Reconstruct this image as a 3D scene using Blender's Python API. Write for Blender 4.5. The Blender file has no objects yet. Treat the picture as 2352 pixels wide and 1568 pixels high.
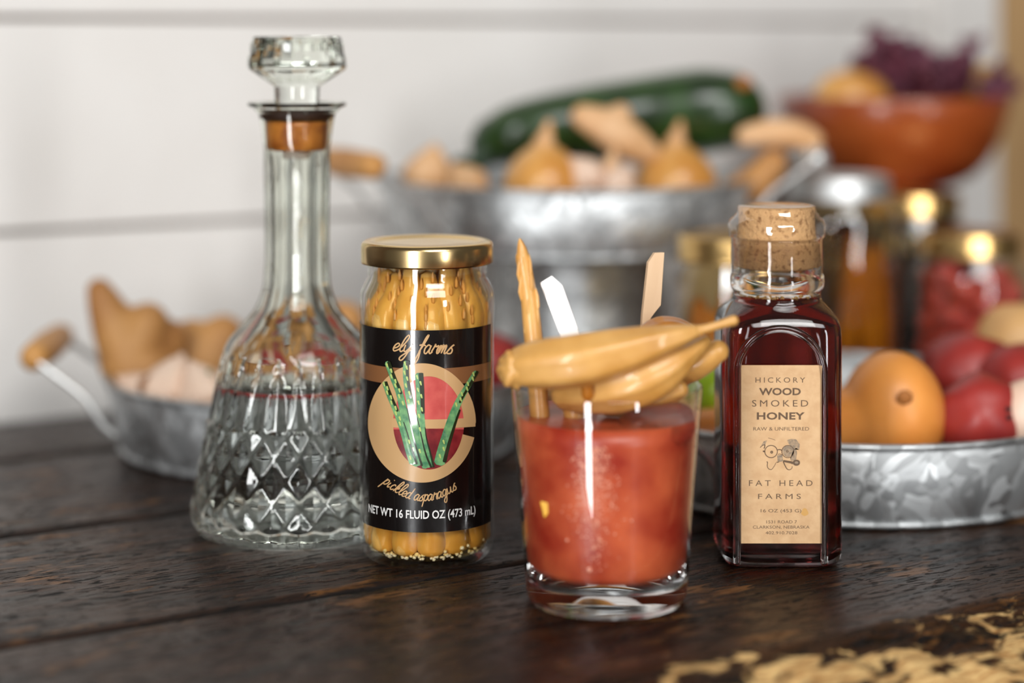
import bpy, bmesh, math, random
import numpy as np
from mathutils import Vector, noise as mnoise
PI = math.pi
sc = bpy.context.scene
COL = sc.collection
rng = random.Random(7)

# ------------------------------------------------------------ camera, world, lights
H = 0.252                                   # camera height above the table top (table top is z = 0)
cam_d = bpy.data.cameras.new('camera'); cam = bpy.data.objects.new('camera', cam_d); COL.objects.link(cam)
cam.location = (0, 0, H); cam.rotation_euler = (PI/2, 0, 0)
cam_d.sensor_width = 36; cam_d.sensor_fit = 'HORIZONTAL'
F = 4600.0
cam_d.lens = F*36/2352
cam_d.shift_y = -(784-82)/2352
cam_d.clip_start = 0.02; cam_d.clip_end = 50
cam_d.dof.use_dof = True; cam_d.dof.focus_distance = 0.935
cam_d.dof.aperture_fstop = 2.35
sc.camera = cam

world = bpy.data.worlds.new('world'); sc.world = world; world.use_nodes = True
wbg = world.node_tree.nodes['Background']
wbg.inputs[0].default_value = (1.0, 0.93, 0.86, 1); wbg.inputs[1].default_value = 0.085

def area(name, loc, target, sx, sy, power, color=(1, 1, 1)):
    d = bpy.data.lights.new(name, 'AREA'); d.shape = 'RECTANGLE'; d.size = sx; d.size_y = sy
    d.energy = power; d.color = color
    o = bpy.data.objects.new(name, d); COL.objects.link(o); o.location = loc
    o.rotation_euler = (Vector(target)-Vector(loc)).to_track_quat('-Z', 'Y').to_euler()
    return o
# tall glazed door behind the camera to the left, narrow side window, and big window to the right
area('daylight_door', (-.775, -.90, 0.26), (0, 1.0, 0.26), 0.25, 2.0, 42, (0.98, 0.99, 1))
area('daylight_side_window', (1.75, -1.7, 0.45), (0.1, 1.0, 0.4), 0.22, 1.3, 22, (0.98, 0.99, 1))
area('daylight_large_window', (0.9, -1.6, 2.1), (0.1, 1.2, 0.1), 1.8, 1.1, 72, (1, 0.995, 0.98))

sc.view_settings.view_transform = 'Standard'; sc.view_settings.look = 'None'
sc.view_settings.gamma = 1; sc.view_settings.exposure = -0.04
sc.view_settings.use_curve_mapping = False
cy = sc.cycles
cy.max_bounces = 14; cy.transmission_bounces = 12; cy.transparent_max_bounces = 24
cy.glossy_bounces = 5; cy.diffuse_bounces = 3; cy.sample_clamp_indirect = 6
cy.use_denoising = True
cy.blur_glossy = 0.3

# ------------------------------------------------------------ small helpers
WL = {}                                      # world origin of each thing, for children
def P(px, py, D):                            # world point at distance D seen at picture point px, py
    return np.array([(px-1176)/F*D, D, H-(py-82)/F*D])
def finish(o, label=None, cat=None, group=None, kind=None):
    if label: o['label'] = label
    if cat: o['category'] = cat
    if group: o['group'] = group
    if kind: o['kind'] = kind
    return o
def empty(name, loc, label=None, cat=None, group=None, kind=None):
    o = bpy.data.objects.new(name, None); COL.objects.link(o); o.location = loc
    o.empty_display_size = 0.02
    WL[o.name] = np.array(loc, float)
    return finish(o, label, cat, group, kind)
def make(name, V, Fc, mat, parent=None, loc=None, smooth=True, recalc=False, mats=None, midx=None):
    V = np.array(V, float)
    org = WL[parent.name] if parent is not None else (np.array(loc, float) if loc is not None else
          np.array([V[:, 0].mean(), V[:, 1].mean(), V[:, 2].min()]))
    me = bpy.data.meshes.new(name)
    me.from_pydata((V-org).tolist(), [], Fc)
    if recalc:
        bm = bmesh.new(); bm.from_mesh(me)
        bmesh.ops.recalc_face_normals(bm, faces=bm.faces); bm.to_mesh(me); bm.free()
    for m in (mats or [mat]): me.materials.append(m)
    if midx is not None:
        me.polygons.foreach_set('material_index', np.array(midx, dtype=np.int32))
    me.polygons.foreach_set('use_smooth', np.full(len(me.polygons), bool(smooth)))
    me.update()
    o = bpy.data.objects.new(name, me); COL.objects.link(o)
    WL[o.name] = org
    if parent is not None: o.parent = parent
    else: o.location = org
    return o
def copy_tree(o, parent=None):
    c = o.copy(); COL.objects.link(c)
    if parent is not None: c.parent = parent
    WL[c.name] = WL[o.name]
    for ch in list(o.children): copy_tree(ch, c)
    return c
def join(parts):
    V = []; Fc = []; n = 0
    for v, f in parts:
        v = np.asarray(v, float); V.append(v); Fc += [tuple(i+n for i in q) for q in f]; n += len(v)
    return np.vstack(V), Fc
def grid_faces(nu, nv, wrap=False):           # nu columns (around), nv rows
    f = []
    for j in range(nv-1):
        for i in range(nu if wrap else nu-1):
            a = j*nu+i; b = j*nu+(i+1) % nu
            f.append((a, b, b+nu, a+nu))
    return f
def lathe(prof, n=48, c=(0, 0, 0), mod=None, cap0=True, cap1=True, wrapend=False):
    V = []
    for (r, z) in prof:
        for i in range(n):
            t = 2*PI*i/n
            rr = r if mod is None else mod(t, r, z)
            V.append((c[0]+rr*math.cos(t), c[1]+rr*math.sin(t), c[2]+z))
    Fc = grid_faces(n, len(prof), True)
    if wrapend:
        k = (len(prof)-1)*n
        for i in range(n): Fc.append((k+i, k+(i+1) % n, (i+1) % n, i))
        return np.array(V), Fc
    if cap0:
        V.append((c[0], c[1], c[2]+prof[0][1])); m = len(V)-1
        for i in range(n): Fc.append((m, (i+1) % n, i))
    if cap1:
        V.append((c[0], c[1], c[2]+prof[-1][1])); m = len(V)-1; k = (len(prof)-1)*n
        for i in range(n): Fc.append((m, k+i, k+(i+1) % n))
    return np.array(V), Fc
def smooth_path(pts, k=6):
    pts = [np.array(p, float) for p in pts]
    if len(pts) < 3: 
        return [pts[0]+(pts[-1]-pts[0])*t for t in np.linspace(0, 1, k+1)]
    out = []
    for i in range(len(pts)-1):
        p0 = pts[max(i-1, 0)]; p1 = pts[i]; p2 = pts[i+1]; p3 = pts[min(i+2, len(pts)-1)]
        for j in range(k):
            t = j/k
            out.append(0.5*((2*p1)+(-p0+p2)*t+(2*p0-5*p1+4*p2-p3)*t*t+(-p0+3*p1-3*p2+p3)*t**3))
    out.append(pts[-1]); return out
def tube(path, radii, n=12, roundcap=True, flat=1.0, up=(0, 0, 1), mod=None):
    path = [np.array(p, float) for p in path]; m = len(path)
    if np.isscalar(radii): radii = [radii]*m
    radii = list(np.interp(np.linspace(0, 1, m), np.linspace(0, 1, len(radii)), radii))
    if roundcap:                              # hemispherical ends
        a = path[0]-path[1]; a /= np.linalg.norm(a)+1e-12; b = path[-1]-path[-2]; b /= np.linalg.norm(b)+1e-12
        pre = [(path[0]+a*radii[0]*math.sin(q), radii[0]*math.cos(q)) for q in (1.45, 1.1, 0.7, 0.35)]
        post = [(path[-1]+b*radii[-1]*math.sin(q), radii[-1]*math.cos(q)) for q in (0.35, 0.7, 1.1, 1.45)]
        path = [p for p, _ in pre]+path+[p for p, _ in post]
        radii = [r for _, r in pre]+radii+[r for _, r in post]
    m = len(path); V = []; up = np.array(up, float); prev = None
    for i in range(m):
        t = path[min(i+1, m-1)]-path[max(i-1, 0)]; t /= np.linalg.norm(t)+1e-12
        if prev is None:
            x = np.cross(up, t)
            if np.linalg.norm(x) < 1e-3: x = np.cross(np.array([1., 0, 0]), t)
        else:
            x = prev-t*np.dot(prev, t)
        x /= np.linalg.norm(x)+1e-12; y = np.cross(t, x); prev = x
        for k in range(n):
            a = 2*PI*k/n; r = radii[i]*(1 if mod is None else mod(a, i/(m-1)))
            V.append(path[i]+x*math.cos(a)*r+y*math.sin(a)*r*flat)
    Fc = grid_faces(n, m, True)
    V.append(path[0]); V.append(path[-1]); a = len(V)-2; b = a+1; k0 = (m-1)*n
    for i in range(n):
        Fc.append((a, (i+1) % n, i)); Fc.append((b, k0+i, k0+(i+1) % n))
    return np.array(V), Fc
def ball(c, r, nu=28, nv=18, amp=0.0, freq=3.0, shape=None, seed=0, rot=None):
    if np.isscalar(r): r = (r, r, r)
    V = []
    for j in range(1, nv):
        ph = PI*j/nv
        for i in range(nu):
            t = 2*PI*i/nu
            d = np.array([math.sin(ph)*math.cos(t), math.sin(ph)*math.sin(t), math.cos(ph)])
            V.append(d)
    V.append(np.array([0, 0, 1.])); V.append(np.array([0, 0, -1.]))
    out = []
    for d in V:
        k = 1.0
        if amp: k += amp*mnoise.noise(Vector(d*freq+seed*7.3))
        p = d*k
        if shape: p = np.array(shape(p))
        p = p*np.array(r)
        if rot is not None: p = rot @ p
        out.append(p+np.array(c))
    Fc = grid_faces(nu, nv-1, True)
    Fc = [tuple(reversed(q)) for q in Fc]
    a = len(V)-2; b = a+1; k = (nv-2)*nu
    for i in range(nu):
        Fc.append((a, i, (i+1) % nu)); Fc.append((b, k+(i+1) % nu, k+i))
    return np.array(out), Fc
def rotm(ax, ang):
    ax = np.array(ax, float); ax /= np.linalg.norm(ax); c, s = math.cos(ang), math.sin(ang); x, y, z = ax
    return np.array([[c+x*x*(1-c), x*y*(1-c)-z*s, x*z*(1-c)+y*s], [y*x*(1-c)+z*s, c+y*y*(1-c), y*z*(1-c)-x*s],
                     [z*x*(1-c)-y*s, z*y*(1-c)+x*s, c+z*z*(1-c)]])
def box(c, s, R=None):
    V = [np.array([sx*s[0]/2, sy*s[1]/2, sz*s[2]/2]) for sx in (-1, 1) for sy in (-1, 1) for sz in (-1, 1)]
    if R is not None: V = [R @ v for v in V]
    V = [v+np.array(c) for v in V]
    return np.array(V), [(0, 1, 3, 2), (4, 6, 7, 5), (0, 4, 5, 1), (2, 3, 7, 6), (0, 2, 6, 4), (1, 5, 7, 3)]
def bevel(o, w, seg=2):
    m = o.modifiers.new('bevel', 'BEVEL'); m.width = w; m.segments = seg; m.limit_method = 'ANGLE'; return o
def remesh(o, vox, smooth=3):
    m = o.modifiers.new('remesh', 'REMESH'); m.mode = 'VOXEL'; m.voxel_size = vox; m.use_smooth_shade = True
    s = o.modifiers.new('smooth', 'SMOOTH'); s.iterations = smooth; s.factor = 0.6; return o

# ------------------------------------------------------------ materials
def newmat(name):
    m = bpy.data.materials.new(name); m.use_nodes = True; nt = m.node_tree
    return m, nt, nt.nodes['Principled BSDF'], nt.nodes['Material Output']
def N(nt, typ, **kw):
    n = nt.nodes.new(typ)
    for k, v in kw.items():
        if hasattr(n, k): setattr(n, k, v)
        else: n.inputs[k.replace('_', ' ')].default_value = v
    return n
def L(nt, a, b): nt.links.new(a, b)
def rgb(r, g, b):                            # sRGB 0..255 -> linear
    f = lambda c: (c/255/12.92) if c/255 <= 0.04045 else ((c/255+0.055)/1.055)**2.4
    return (f(r), f(g), f(b), 1)
def simple(name, c, rough=0.5, metal=0.0, c2=None, scale=30, bump=0.0, bscale=None, coat=0.0, sss=0.0, stretch=(1, 1, 1),
           rr=None, contrast=(0.35, 0.65), detail=4):
    m, nt, b, out = newmat(name)
    b.inputs['Base Color'].default_value = c; b.inputs['Roughness'].default_value = rough
    b.inputs['Metallic'].default_value = metal; b.inputs['Coat Weight'].default_value = coat; b.inputs['Coat Roughness'].default_value = .06
    if sss:
        b.inputs['Subsurface Weight'].default_value = sss; b.inputs['Subsurface Radius'].default_value = (0.01, 0.005, 0.002)
        b.inputs['Subsurface Scale'].default_value = 0.5
    if c2 or bump:
        tc = N(nt, 'ShaderNodeTexCoord'); mp = N(nt, 'ShaderNodeMapping'); mp.inputs['Scale'].default_value = stretch
        L(nt, tc.outputs['Object'], mp.inputs[0])
        nz = N(nt, 'ShaderNodeTexNoise'); nz.inputs['Scale'].default_value = scale; nz.inputs['Detail'].default_value = detail
        L(nt, mp.outputs[0], nz.inputs['Vector'])
        if c2:
            r = N(nt, 'ShaderNodeValToRGB'); r.color_ramp.elements[0].color = c; r.color_ramp.elements[1].color = c2
            r.color_ramp.elements[0].position, r.color_ramp.elements[1].position = contrast
            L(nt, nz.outputs[0], r.inputs[0]); L(nt, r.outputs[0], b.inputs['Base Color'])
        if rr:
            q = N(nt, 'ShaderNodeMapRange'); q.inputs[3].default_value = rr[0]; q.inputs[4].default_value = rr[1]
            L(nt, nz.outputs[0], q.inputs[0]); L(nt, q.outputs[0], b.inputs['Roughness'])
        if bump:
            n2 = N(nt, 'ShaderNodeTexNoise'); n2.inputs['Scale'].default_value = bscale or scale; n2.inputs['Detail'].default_value = 5
            L(nt, mp.outputs[0], n2.inputs['Vector'])
            bp = N(nt, 'ShaderNodeBump'); bp.inputs['Strength'].default_value = bump; bp.inputs['Distance'].default_value = 0.002
            L(nt, n2.outputs[0], bp.inputs['Height']); L(nt, bp.outputs[0], b.inputs['Normal'])
    return m
def real_glass(name, color=(1, 1, 1, 1), ior=1.5, rough=0.0, absorb=None, bump=0.0):
    m, nt, b, out = newmat(name); nt.nodes.remove(b)
    g = N(nt, 'ShaderNodeBsdfGlass'); g.inputs['Color'].default_value = color
    g.inputs['IOR'].default_value = ior; g.inputs['Roughness'].default_value = rough
    L(nt, g.outputs[0], out.inputs['Surface'])
    if bump:
        tc = N(nt, 'ShaderNodeTexCoord'); nz = N(nt, 'ShaderNodeTexNoise'); nz.inputs['Scale'].default_value = 60
        L(nt, tc.outputs['Object'], nz.inputs['Vector'])
        bp = N(nt, 'ShaderNodeBump'); bp.inputs['Strength'].default_value = bump; bp.inputs['Distance'].default_value = 0.001
        L(nt, nz.outputs[0], bp.inputs['Height']); L(nt, bp.outputs[0], g.inputs['Normal'])
    if absorb:
        v = N(nt, 'ShaderNodeVolumeAbsorption'); v.inputs['Color'].default_value = absorb[0]; v.inputs['Density'].default_value = absorb[1]
        L(nt, v.outputs[0], out.inputs['Volume'])
    return m
def thin_glass(name, tint=(0.97, 0.97, 0.96, 1), f0=0.05, rough=0.02, bump=0.0, bscale=40, gl=(1, 1, 1, 1)):
    m, nt, b, out = newmat(name); nt.nodes.remove(b)
    t = N(nt, 'ShaderNodeBsdfTransparent'); t.inputs['Color'].default_value = tint
    g = N(nt, 'ShaderNodeBsdfGlossy'); g.inputs['Roughness'].default_value = rough; g.inputs['Color'].default_value = gl
    lw = N(nt, 'ShaderNodeLayerWeight'); lw.inputs['Blend'].default_value = 0.5
    pw = N(nt, 'ShaderNodeMath', operation='POWER'); pw.inputs[1].default_value = 4.0
    L(nt, lw.outputs['Facing'], pw.inputs[0])
    mr = N(nt, 'ShaderNodeMapRange'); mr.inputs[3].default_value = f0; mr.inputs[4].default_value = 0.85
    L(nt, pw.outputs[0], mr.inputs[0])
    mx = N(nt, 'ShaderNodeMixShader'); L(nt, mr.outputs[0], mx.inputs[0]); L(nt, t.outputs[0], mx.inputs[1]); L(nt, g.outputs[0], mx.inputs[2])
    L(nt, mx.outputs[0], out.inputs['Surface'])
    if bump:
        tc = N(nt, 'ShaderNodeTexCoord'); nz = N(nt, 'ShaderNodeTexNoise'); nz.inputs['Scale'].default_value = bscale
        L(nt, tc.outputs['Object'], nz.inputs['Vector'])
        bp = N(nt, 'ShaderNodeBump'); bp.inputs['Strength'].default_value = bump; bp.inputs['Distance'].default_value = 0.002
        L(nt, nz.outputs[0], bp.inputs['Height']); L(nt, bp.outputs[0], g.inputs['Normal'])
    return m

def wood_table():
    m, nt, b, out = newmat('dark_oiled_wood')
    tc = N(nt, 'ShaderNodeTexCoord'); oi = N(nt, 'ShaderNodeObjectInfo')
    ad = N(nt, 'ShaderNodeVectorMath', operation='ADD')
    cb = N(nt, 'ShaderNodeCombineXYZ'); ml = N(nt, 'ShaderNodeMath', operation='MULTIPLY'); ml.inputs[1].default_value = 37
    L(nt, oi.outputs['Random'], ml.inputs[0]); L(nt, ml.outputs[0], cb.inputs[0]); L(nt, ml.outputs[0], cb.inputs[2])
    L(nt, tc.outputs['Object'], ad.inputs[0]); L(nt, cb.outputs[0], ad.inputs[1])
    def noise(sx, sy, scale, det, rough=0.6, dist=0.0):
        mp = N(nt, 'ShaderNodeMapping'); mp.inputs['Scale'].default_value = (sx, sy, 1); L(nt, ad.outputs[0], mp.inputs[0])
        z = N(nt, 'ShaderNodeTexNoise'); z.inputs['Scale'].default_value = scale; z.inputs['Detail'].default_value = det
        z.inputs['Roughness'].default_value = rough; z.inputs['Distortion'].default_value = dist
        L(nt, mp.outputs[0], z.inputs['Vector']); return z
    grain = noise(6, 60, 3.0, 8, 0.65, 0.3)
    fine = noise(18, 160, 4.0, 6, 0.7)
    patch = noise(5, 11, 2.2, 5, 0.6)
    worn = noise(10, 34, 3.0, 7, 0.62, 0.6)
    r1 = N(nt, 'ShaderNodeValToRGB'); e = r1.color_ramp.elements
    e[0].color = rgb(12, 8, 6); e[0].position = 0.38; e[1].color = rgb(72, 44, 27); e[1].position = 0.70
    L(nt, grain.outputs[0], r1.inputs[0])
    pits = noise(26, 150, 3.4, 4, 0.6, 0.6)
    pr = N(nt, 'ShaderNodeValToRGB'); pr.color_ramp.elements[0].position = .40; pr.color_ramp.elements[1].position = .455
    L(nt, pits.outputs[0], pr.inputs[0])                # 0 in the short open cracks of the grain
    # small orange scuffs where the finish is gone
    sm = N(nt, 'ShaderNodeMath', operation='MULTIPLY'); L(nt, worn.outputs[0], sm.inputs[0]); L(nt, patch.outputs[0], sm.inputs[1])
    r2 = N(nt, 'ShaderNodeValToRGB'); r2.color_ramp.elements[0].position = 0.315; r2.color_ramp.elements[1].position = 0.37
    L(nt, sm.outputs[0], r2.inputs[0])
    mx = N(nt, 'ShaderNodeMixRGB'); L(nt, r2.outputs[0], mx.inputs[0]); L(nt, r1.outputs[0], mx.inputs[1]); mx.inputs[2].default_value = rgb(112, 74, 38)
    mp_ = N(nt, 'ShaderNodeMixRGB'); mp_.inputs[1].default_value = rgb(7, 4, 3); L(nt, pr.outputs[0], mp_.inputs[0]); L(nt, mx.outputs[0], mp_.inputs[2]); mx = mp_
    # bare pale wood along the rough front edge (table-space y), with a ragged border
    gm = N(nt, 'ShaderNodeAttribute'); gm.attribute_name = 'bare'; gm.attribute_type = 'GEOMETRY'
    chip = noise(6, 13, 5.0, 7, 0.62, 0.7)
    a1 = N(nt, 'ShaderNodeMath', operation='ADD'); L(nt, gm.outputs['Fac'], a1.inputs[0]); L(nt, chip.outputs[0], a1.inputs[1])
    r3 = N(nt, 'ShaderNodeValToRGB'); r3.color_ramp.elements[0].position = 0.775; r3.color_ramp.elements[1].position = 0.825
    hv = N(nt, 'ShaderNodeMath', operation='MULTIPLY'); hv.inputs[1].default_value = 0.8; L(nt, a1.outputs[0], hv.inputs[0])
    L(nt, hv.outputs[0], r3.inputs[0])
    pale = N(nt, 'ShaderNodeValToRGB'); pale.color_ramp.elements[0].color = rgb(156, 108, 58); pale.color_ramp.elements[1].color = rgb(222, 186, 126)
    pale.color_ramp.elements[0].position = .35; pale.color_ramp.elements[1].position = .6
    L(nt, fine.outputs[0], pale.inputs[0])
    mx2 = N(nt, 'ShaderNodeMixRGB'); L(nt, r3.outputs[0], mx2.inputs[0]); L(nt, mx.outputs[0], mx2.inputs[1]); L(nt, pale.outputs[0], mx2.inputs[2])
    dm = N(nt, 'ShaderNodeAttribute'); dm.attribute_name = 'dirt'; dm.attribute_type = 'GEOMETRY'
    mx3 = N(nt, 'ShaderNodeMixRGB'); mx3.inputs[2].default_value = rgb(8, 5, 4); L(nt, dm.outputs['Fac'], mx3.inputs[0]); L(nt, mx2.outputs[0], mx3.inputs[1])
    L(nt, mx3.outputs[0], b.inputs['Base Color'])
    q = N(nt, 'ShaderNodeMapRange'); q.inputs[1].default_value = .3; q.inputs[2].default_value = .7
    q.inputs[3].default_value = 0.09; q.inputs[4].default_value = 0.40
    L(nt, patch.outputs[0], q.inputs[0])
    rm = N(nt, 'ShaderNodeMixRGB'); rm.inputs[1].default_value = (.7, .7, .7, 1); L(nt, pr.outputs[0], rm.inputs[0]); L(nt, q.outputs[0], rm.inputs[2])
    rb = N(nt, 'ShaderNodeMixRGB'); rb.inputs[2].default_value = (.62, .62, .62, 1); L(nt, r3.outputs[0], rb.inputs[0]); L(nt, rm.outputs[0], rb.inputs[1])
    rd = N(nt, 'ShaderNodeMixRGB'); rd.inputs[2].default_value = (.8, .8, .8, 1); L(nt, dm.outputs['Fac'], rd.inputs[0]); L(nt, rb.outputs[0], rd.inputs[1])
    L(nt, rd.outputs[0], b.inputs['Roughness'])
    b.inputs['Specular IOR Level'].default_value = 0.25
    s1 = N(nt, 'ShaderNodeMath', operation='MULTIPLY_ADD'); s1.inputs[1].default_value = 0.35
    L(nt, fine.outputs[0], s1.inputs[0]); L(nt, grain.outputs[0], s1.inputs[2])
    s2 = N(nt, 'ShaderNodeMath', operation='MULTIPLY_ADD'); s2.inputs[1].default_value = 0.6
    L(nt, worn.outputs[0], s2.inputs[0]); L(nt, s1.outputs[0], s2.inputs[2])
    s3 = N(nt, 'ShaderNodeMath', operation='MULTIPLY_ADD'); s3.inputs[1].default_value = 1.1
    L(nt, pr.outputs[0], s3.inputs[0]); L(nt, s2.outputs[0], s3.inputs[2])
    bp = N(nt, 'ShaderNodeBump'); bp.inputs['Strength'].default_value = 0.5; bp.inputs['Distance'].default_value = 0.0014
    L(nt, s3.outputs[0], bp.inputs['Height']); L(nt, bp.outputs[0], b.inputs['Normal'])
    return m
def galvanized():
    m, nt, b, out = newmat('galvanized_steel')
    tc = N(nt, 'ShaderNodeTexCoord')
    nz = N(nt, 'ShaderNodeTexNoise'); nz.inputs['Scale'].default_value = 22; L(nt, tc.outputs['Object'], nz.inputs['Vector'])
    mix = N(nt, 'ShaderNodeMixRGB'); mix.inputs[0].default_value = 0.06
    L(nt, tc.outputs['Object'], mix.inputs[1]); L(nt, nz.outputs['Color'], mix.inputs[2])
    vo = N(nt, 'ShaderNodeTexVoronoi'); vo.inputs['Scale'].default_value = 150; L(nt, mix.outputs[0], vo.inputs['Vector'])
    sp = N(nt, 'ShaderNodeSeparateColor'); L(nt, vo.outputs['Color'], sp.inputs[0])
    r = N(nt, 'ShaderNodeValToRGB'); r.color_ramp.elements[0].color = rgb(160, 162, 163); r.color_ramp.elements[1].color = rgb(222, 225, 226)
    L(nt, sp.outputs[0], r.inputs[0]); L(nt, r.outputs[0], b.inputs['Base Color'])
    b.inputs['Metallic'].default_value = 1.0
    q = N(nt, 'ShaderNodeMapRange'); q.inputs[3].default_value = .44; q.inputs[4].default_value = .64
    L(nt, sp.outputs[1], q.inputs[0]); L(nt, q.outputs[0], b.inputs['Roughness'])
    bp = N(nt, 'ShaderNodeBump'); bp.inputs['Strength'].default_value = 0.25; bp.inputs['Distance'].default_value = 0.001
    L(nt, sp.outputs[2], bp.inputs['Height']); L(nt, bp.outputs[0], b.inputs['Normal'])
    return m
def drink_mat():
    m, nt, b, out = newmat('tomato_drink')
    tc = N(nt, 'ShaderNodeTexCoord'); nz = N(nt, 'ShaderNodeTexNoise'); nz.inputs['Scale'].default_value = 38; nz.inputs['Detail'].default_value = 3
    L(nt, tc.outputs['Object'], nz.inputs['Vector'])
    r = N(nt, 'ShaderNodeValToRGB'); e = r.color_ramp.elements
    e[0].color = rgb(150, 42, 26); e[0].position = .35; e[1].color = rgb(200, 96, 58); e[1].position = .68
    L(nt, nz.outputs[0], r.inputs[0]); L(nt, r.outputs[0], b.inputs['Base Color'])
    b.inputs['Roughness'].default_value = .35
    b.inputs['Subsurface Weight'].default_value = .25; b.inputs['Subsurface Radius'].default_value = (.02, .006, .003); b.inputs['Subsurface Scale'].default_value = .4
    return m
M = {}
M['table'] = wood_table()
M['tin'] = galvanized()
M['white_paint'] = simple('white_painted_board', rgb(232, 229, 225), .55, c2=rgb(226, 222, 217), scale=6, bump=.05, bscale=60)
M['gap'] = simple('board_gap_backing', rgb(150, 125, 110), .8)  # brown backing that shows between the boards
M['tan_wood'] = simple('tan_door_wood', rgb(196, 160, 114), .5, c2=rgb(182, 144, 98), scale=5, stretch=(6, 6, .6))
M['dark_reflection'] = simple('dark_reflection_wood', rgb(58, 42, 32), .5, c2=rgb(44, 30, 22), scale=5, stretch=(6, 6, .6))  # for the unseen board added to darken reflections
M['floor'] = simple('floor_wood', rgb(120, 84, 56), .5, c2=rgb(96, 64, 42), scale=4)
M['clear'] = real_glass('clear_cut_glass', (0.99, 1.0, 0.985, 1), 1.5, absorb=((.84, .95, .80, 1), 5))
M['water'] = real_glass('clear_spirit', (1, 1, 1, 1), 1.33)
M['clear_tint'] = real_glass('clear_cut_glass_body', (.980, .993, .968, 1), 1.5)
M['water_wall'] = real_glass('spirit_against_glass', (1, 1, 1, 1), 1.333/1.5)
M['thin'] = thin_glass('jar_glass')
M['thin_wavy'] = thin_glass('pressed_jar_glass', f0=.06, rough=.03, bump=.6, bscale=45)
M['bottle_glass'] = real_glass('bottle_glass', (.985, .985, .98, 1), 1.47)
M['honey'] = real_glass('dark_smoked_honey', (1, 1, 1, 1), 1.47, absorb=((.68, .07, .03, 1), 88))
M['gold'] = simple('gold_lacquered_tin', rgb(226, 196, 140), .22, 1.0)
M['gold_rim'] = simple('brass_coloured_band', rgb(222, 184, 120), .28, 1.0)
M['silver'] = simple('zinc_lid', rgb(226, 228, 228), .5, 1.0)
M['wire'] = simple('zinc_wire', rgb(214, 214, 212), .35, .7)
M['grip'] = simple('handle_grip_wood', rgb(200, 146, 80), .5, c2=rgb(176, 120, 58), scale=30, stretch=(1, .2, 1))
M['bowl'] = simple('red_brown_bowl_wood', rgb(170, 84, 36), .3, c2=rgb(132, 50, 20), scale=9, stretch=(1, 1, 3), coat=.2)
M['dark_wood'] = simple('dark_turned_wood', rgb(60, 36, 22), .4, c2=rgb(40, 22, 14), scale=12)
M['black_paper'] = simple('black_gloss_label', rgb(13, 9, 8), .25, coat=1.0, bump=.05, bscale=160)
M['kraft'] = simple('kraft_paper', rgb(206, 170, 128), .8, c2=rgb(196, 158, 116), scale=220, bump=.1, bscale=400)
M['kraft_ink'] = simple('brown_label_ink', rgb(98, 76, 56), .8)
M['kraft_ink_soft'] = simple('soft_grey_label_ink', rgb(128, 112, 94), .8, c2=rgb(168, 142, 112), scale=900)
M['gold_ink'] = simple('tan_label_ink', rgb(196, 156, 108), .35, coat=1.0)
M['gold_dim'] = simple('brown_label_ink_band', rgb(128, 84, 50), .35, coat=1.0)
M['white_ink'] = simple('white_label_ink', rgb(232, 230, 226), .4, coat=1.0)
M['pink_ink'] = simple('pink_label_print', rgb(204, 92, 84), .35, c2=rgb(190, 74, 70), scale=160, coat=1.0)
M['red_ink'] = simple('red_label_print', rgb(140, 40, 42), .35, c2=rgb(104, 20, 28), scale=160, coat=1.0)
M['green_ink'] = simple('green_label_print', rgb(120, 170, 110), .35, c2=rgb(62, 122, 84), scale=260, coat=1.0)
M['dark_green_ink'] = simple('dark_green_label_print', rgb(30, 40, 16), .35, coat=1.0)
M['lime_ink'] = simple('pale_green_label_print', rgb(178, 196, 110), .35, coat=1.0)
M['cork'] = simple('pressed_cork', rgb(214, 172, 120), .85, c2=rgb(150, 108, 66), scale=420, bump=.5, bscale=500, contrast=(.52, .72))
M['amber_cork'] = simple('amber_cork', rgb(206, 128, 50), .35, c2=rgb(150, 78, 24), scale=90, coat=.6, contrast=(.4, .7))
M['dark_brown'] = simple('dark_cork_top', rgb(54, 28, 14), .5)
M['white_plug'] = simple('pale_plug', rgb(222, 206, 194), .4)
M['shrink'] = thin_glass('clear_shrink_band', (.95, .93, .92, 1), .10, .06, bump=.25, bscale=120)
M['pickle'] = simple('pickled_asparagus_skin', rgb(232, 190, 112), .32, c2=rgb(214, 160, 76), scale=60, stretch=(1, 1, .25), sss=.1, coat=.3)
M['spear'] = simple('garnish_asparagus_skin', rgb(222, 168, 94), .40, c2=rgb(206, 146, 74), scale=90, stretch=(1, 1, .3), sss=.2, coat=.3, bump=.2)
M['pepper'] = simple('pickled_pepper_skin', rgb(212, 162, 92), .40, c2=rgb(188, 134, 62), scale=40, sss=.12, coat=.25, bump=.35, bscale=55)
M['pepper_dark'] = simple('brown_pickled_pepper_skin', rgb(184, 116, 36), .3, c2=rgb(150, 88, 24), scale=50, coat=.5)
M['bract'] = simple('asparagus_bract', rgb(204, 150, 82), .4)
M['garlic_bit'] = simple('minced_garlic', rgb(244, 220, 176), .5, sss=.3)
M['stick'] = simple('bamboo_pick', rgb(214, 182, 146), .5, c2=rgb(204, 168, 130), scale=80, stretch=(1, 1, .1))
M['stick_glare'] = simple('glare_bamboo_pick', rgb(248, 244, 238), .30, coat=1.0)  # bamboo with its white glare put into the base colour
M['drink'] = drink_mat()
M['lemon'] = simple('lemon_bit', rgb(240, 184, 60), .4)
M['bubble'] = simple('foam_bubble', rgb(224, 150, 124), .05, coat=1.0)
M['ice'] = real_glass('melting_ice', (.97, .96, .96, 1), 1.2, rough=.25)
M['ginger'] = simple('ginger_skin', rgb(192, 140, 80), .6, c2=rgb(162, 108, 56), scale=26, bump=.4, bscale=60, stretch=(1, 1, 1))
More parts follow.
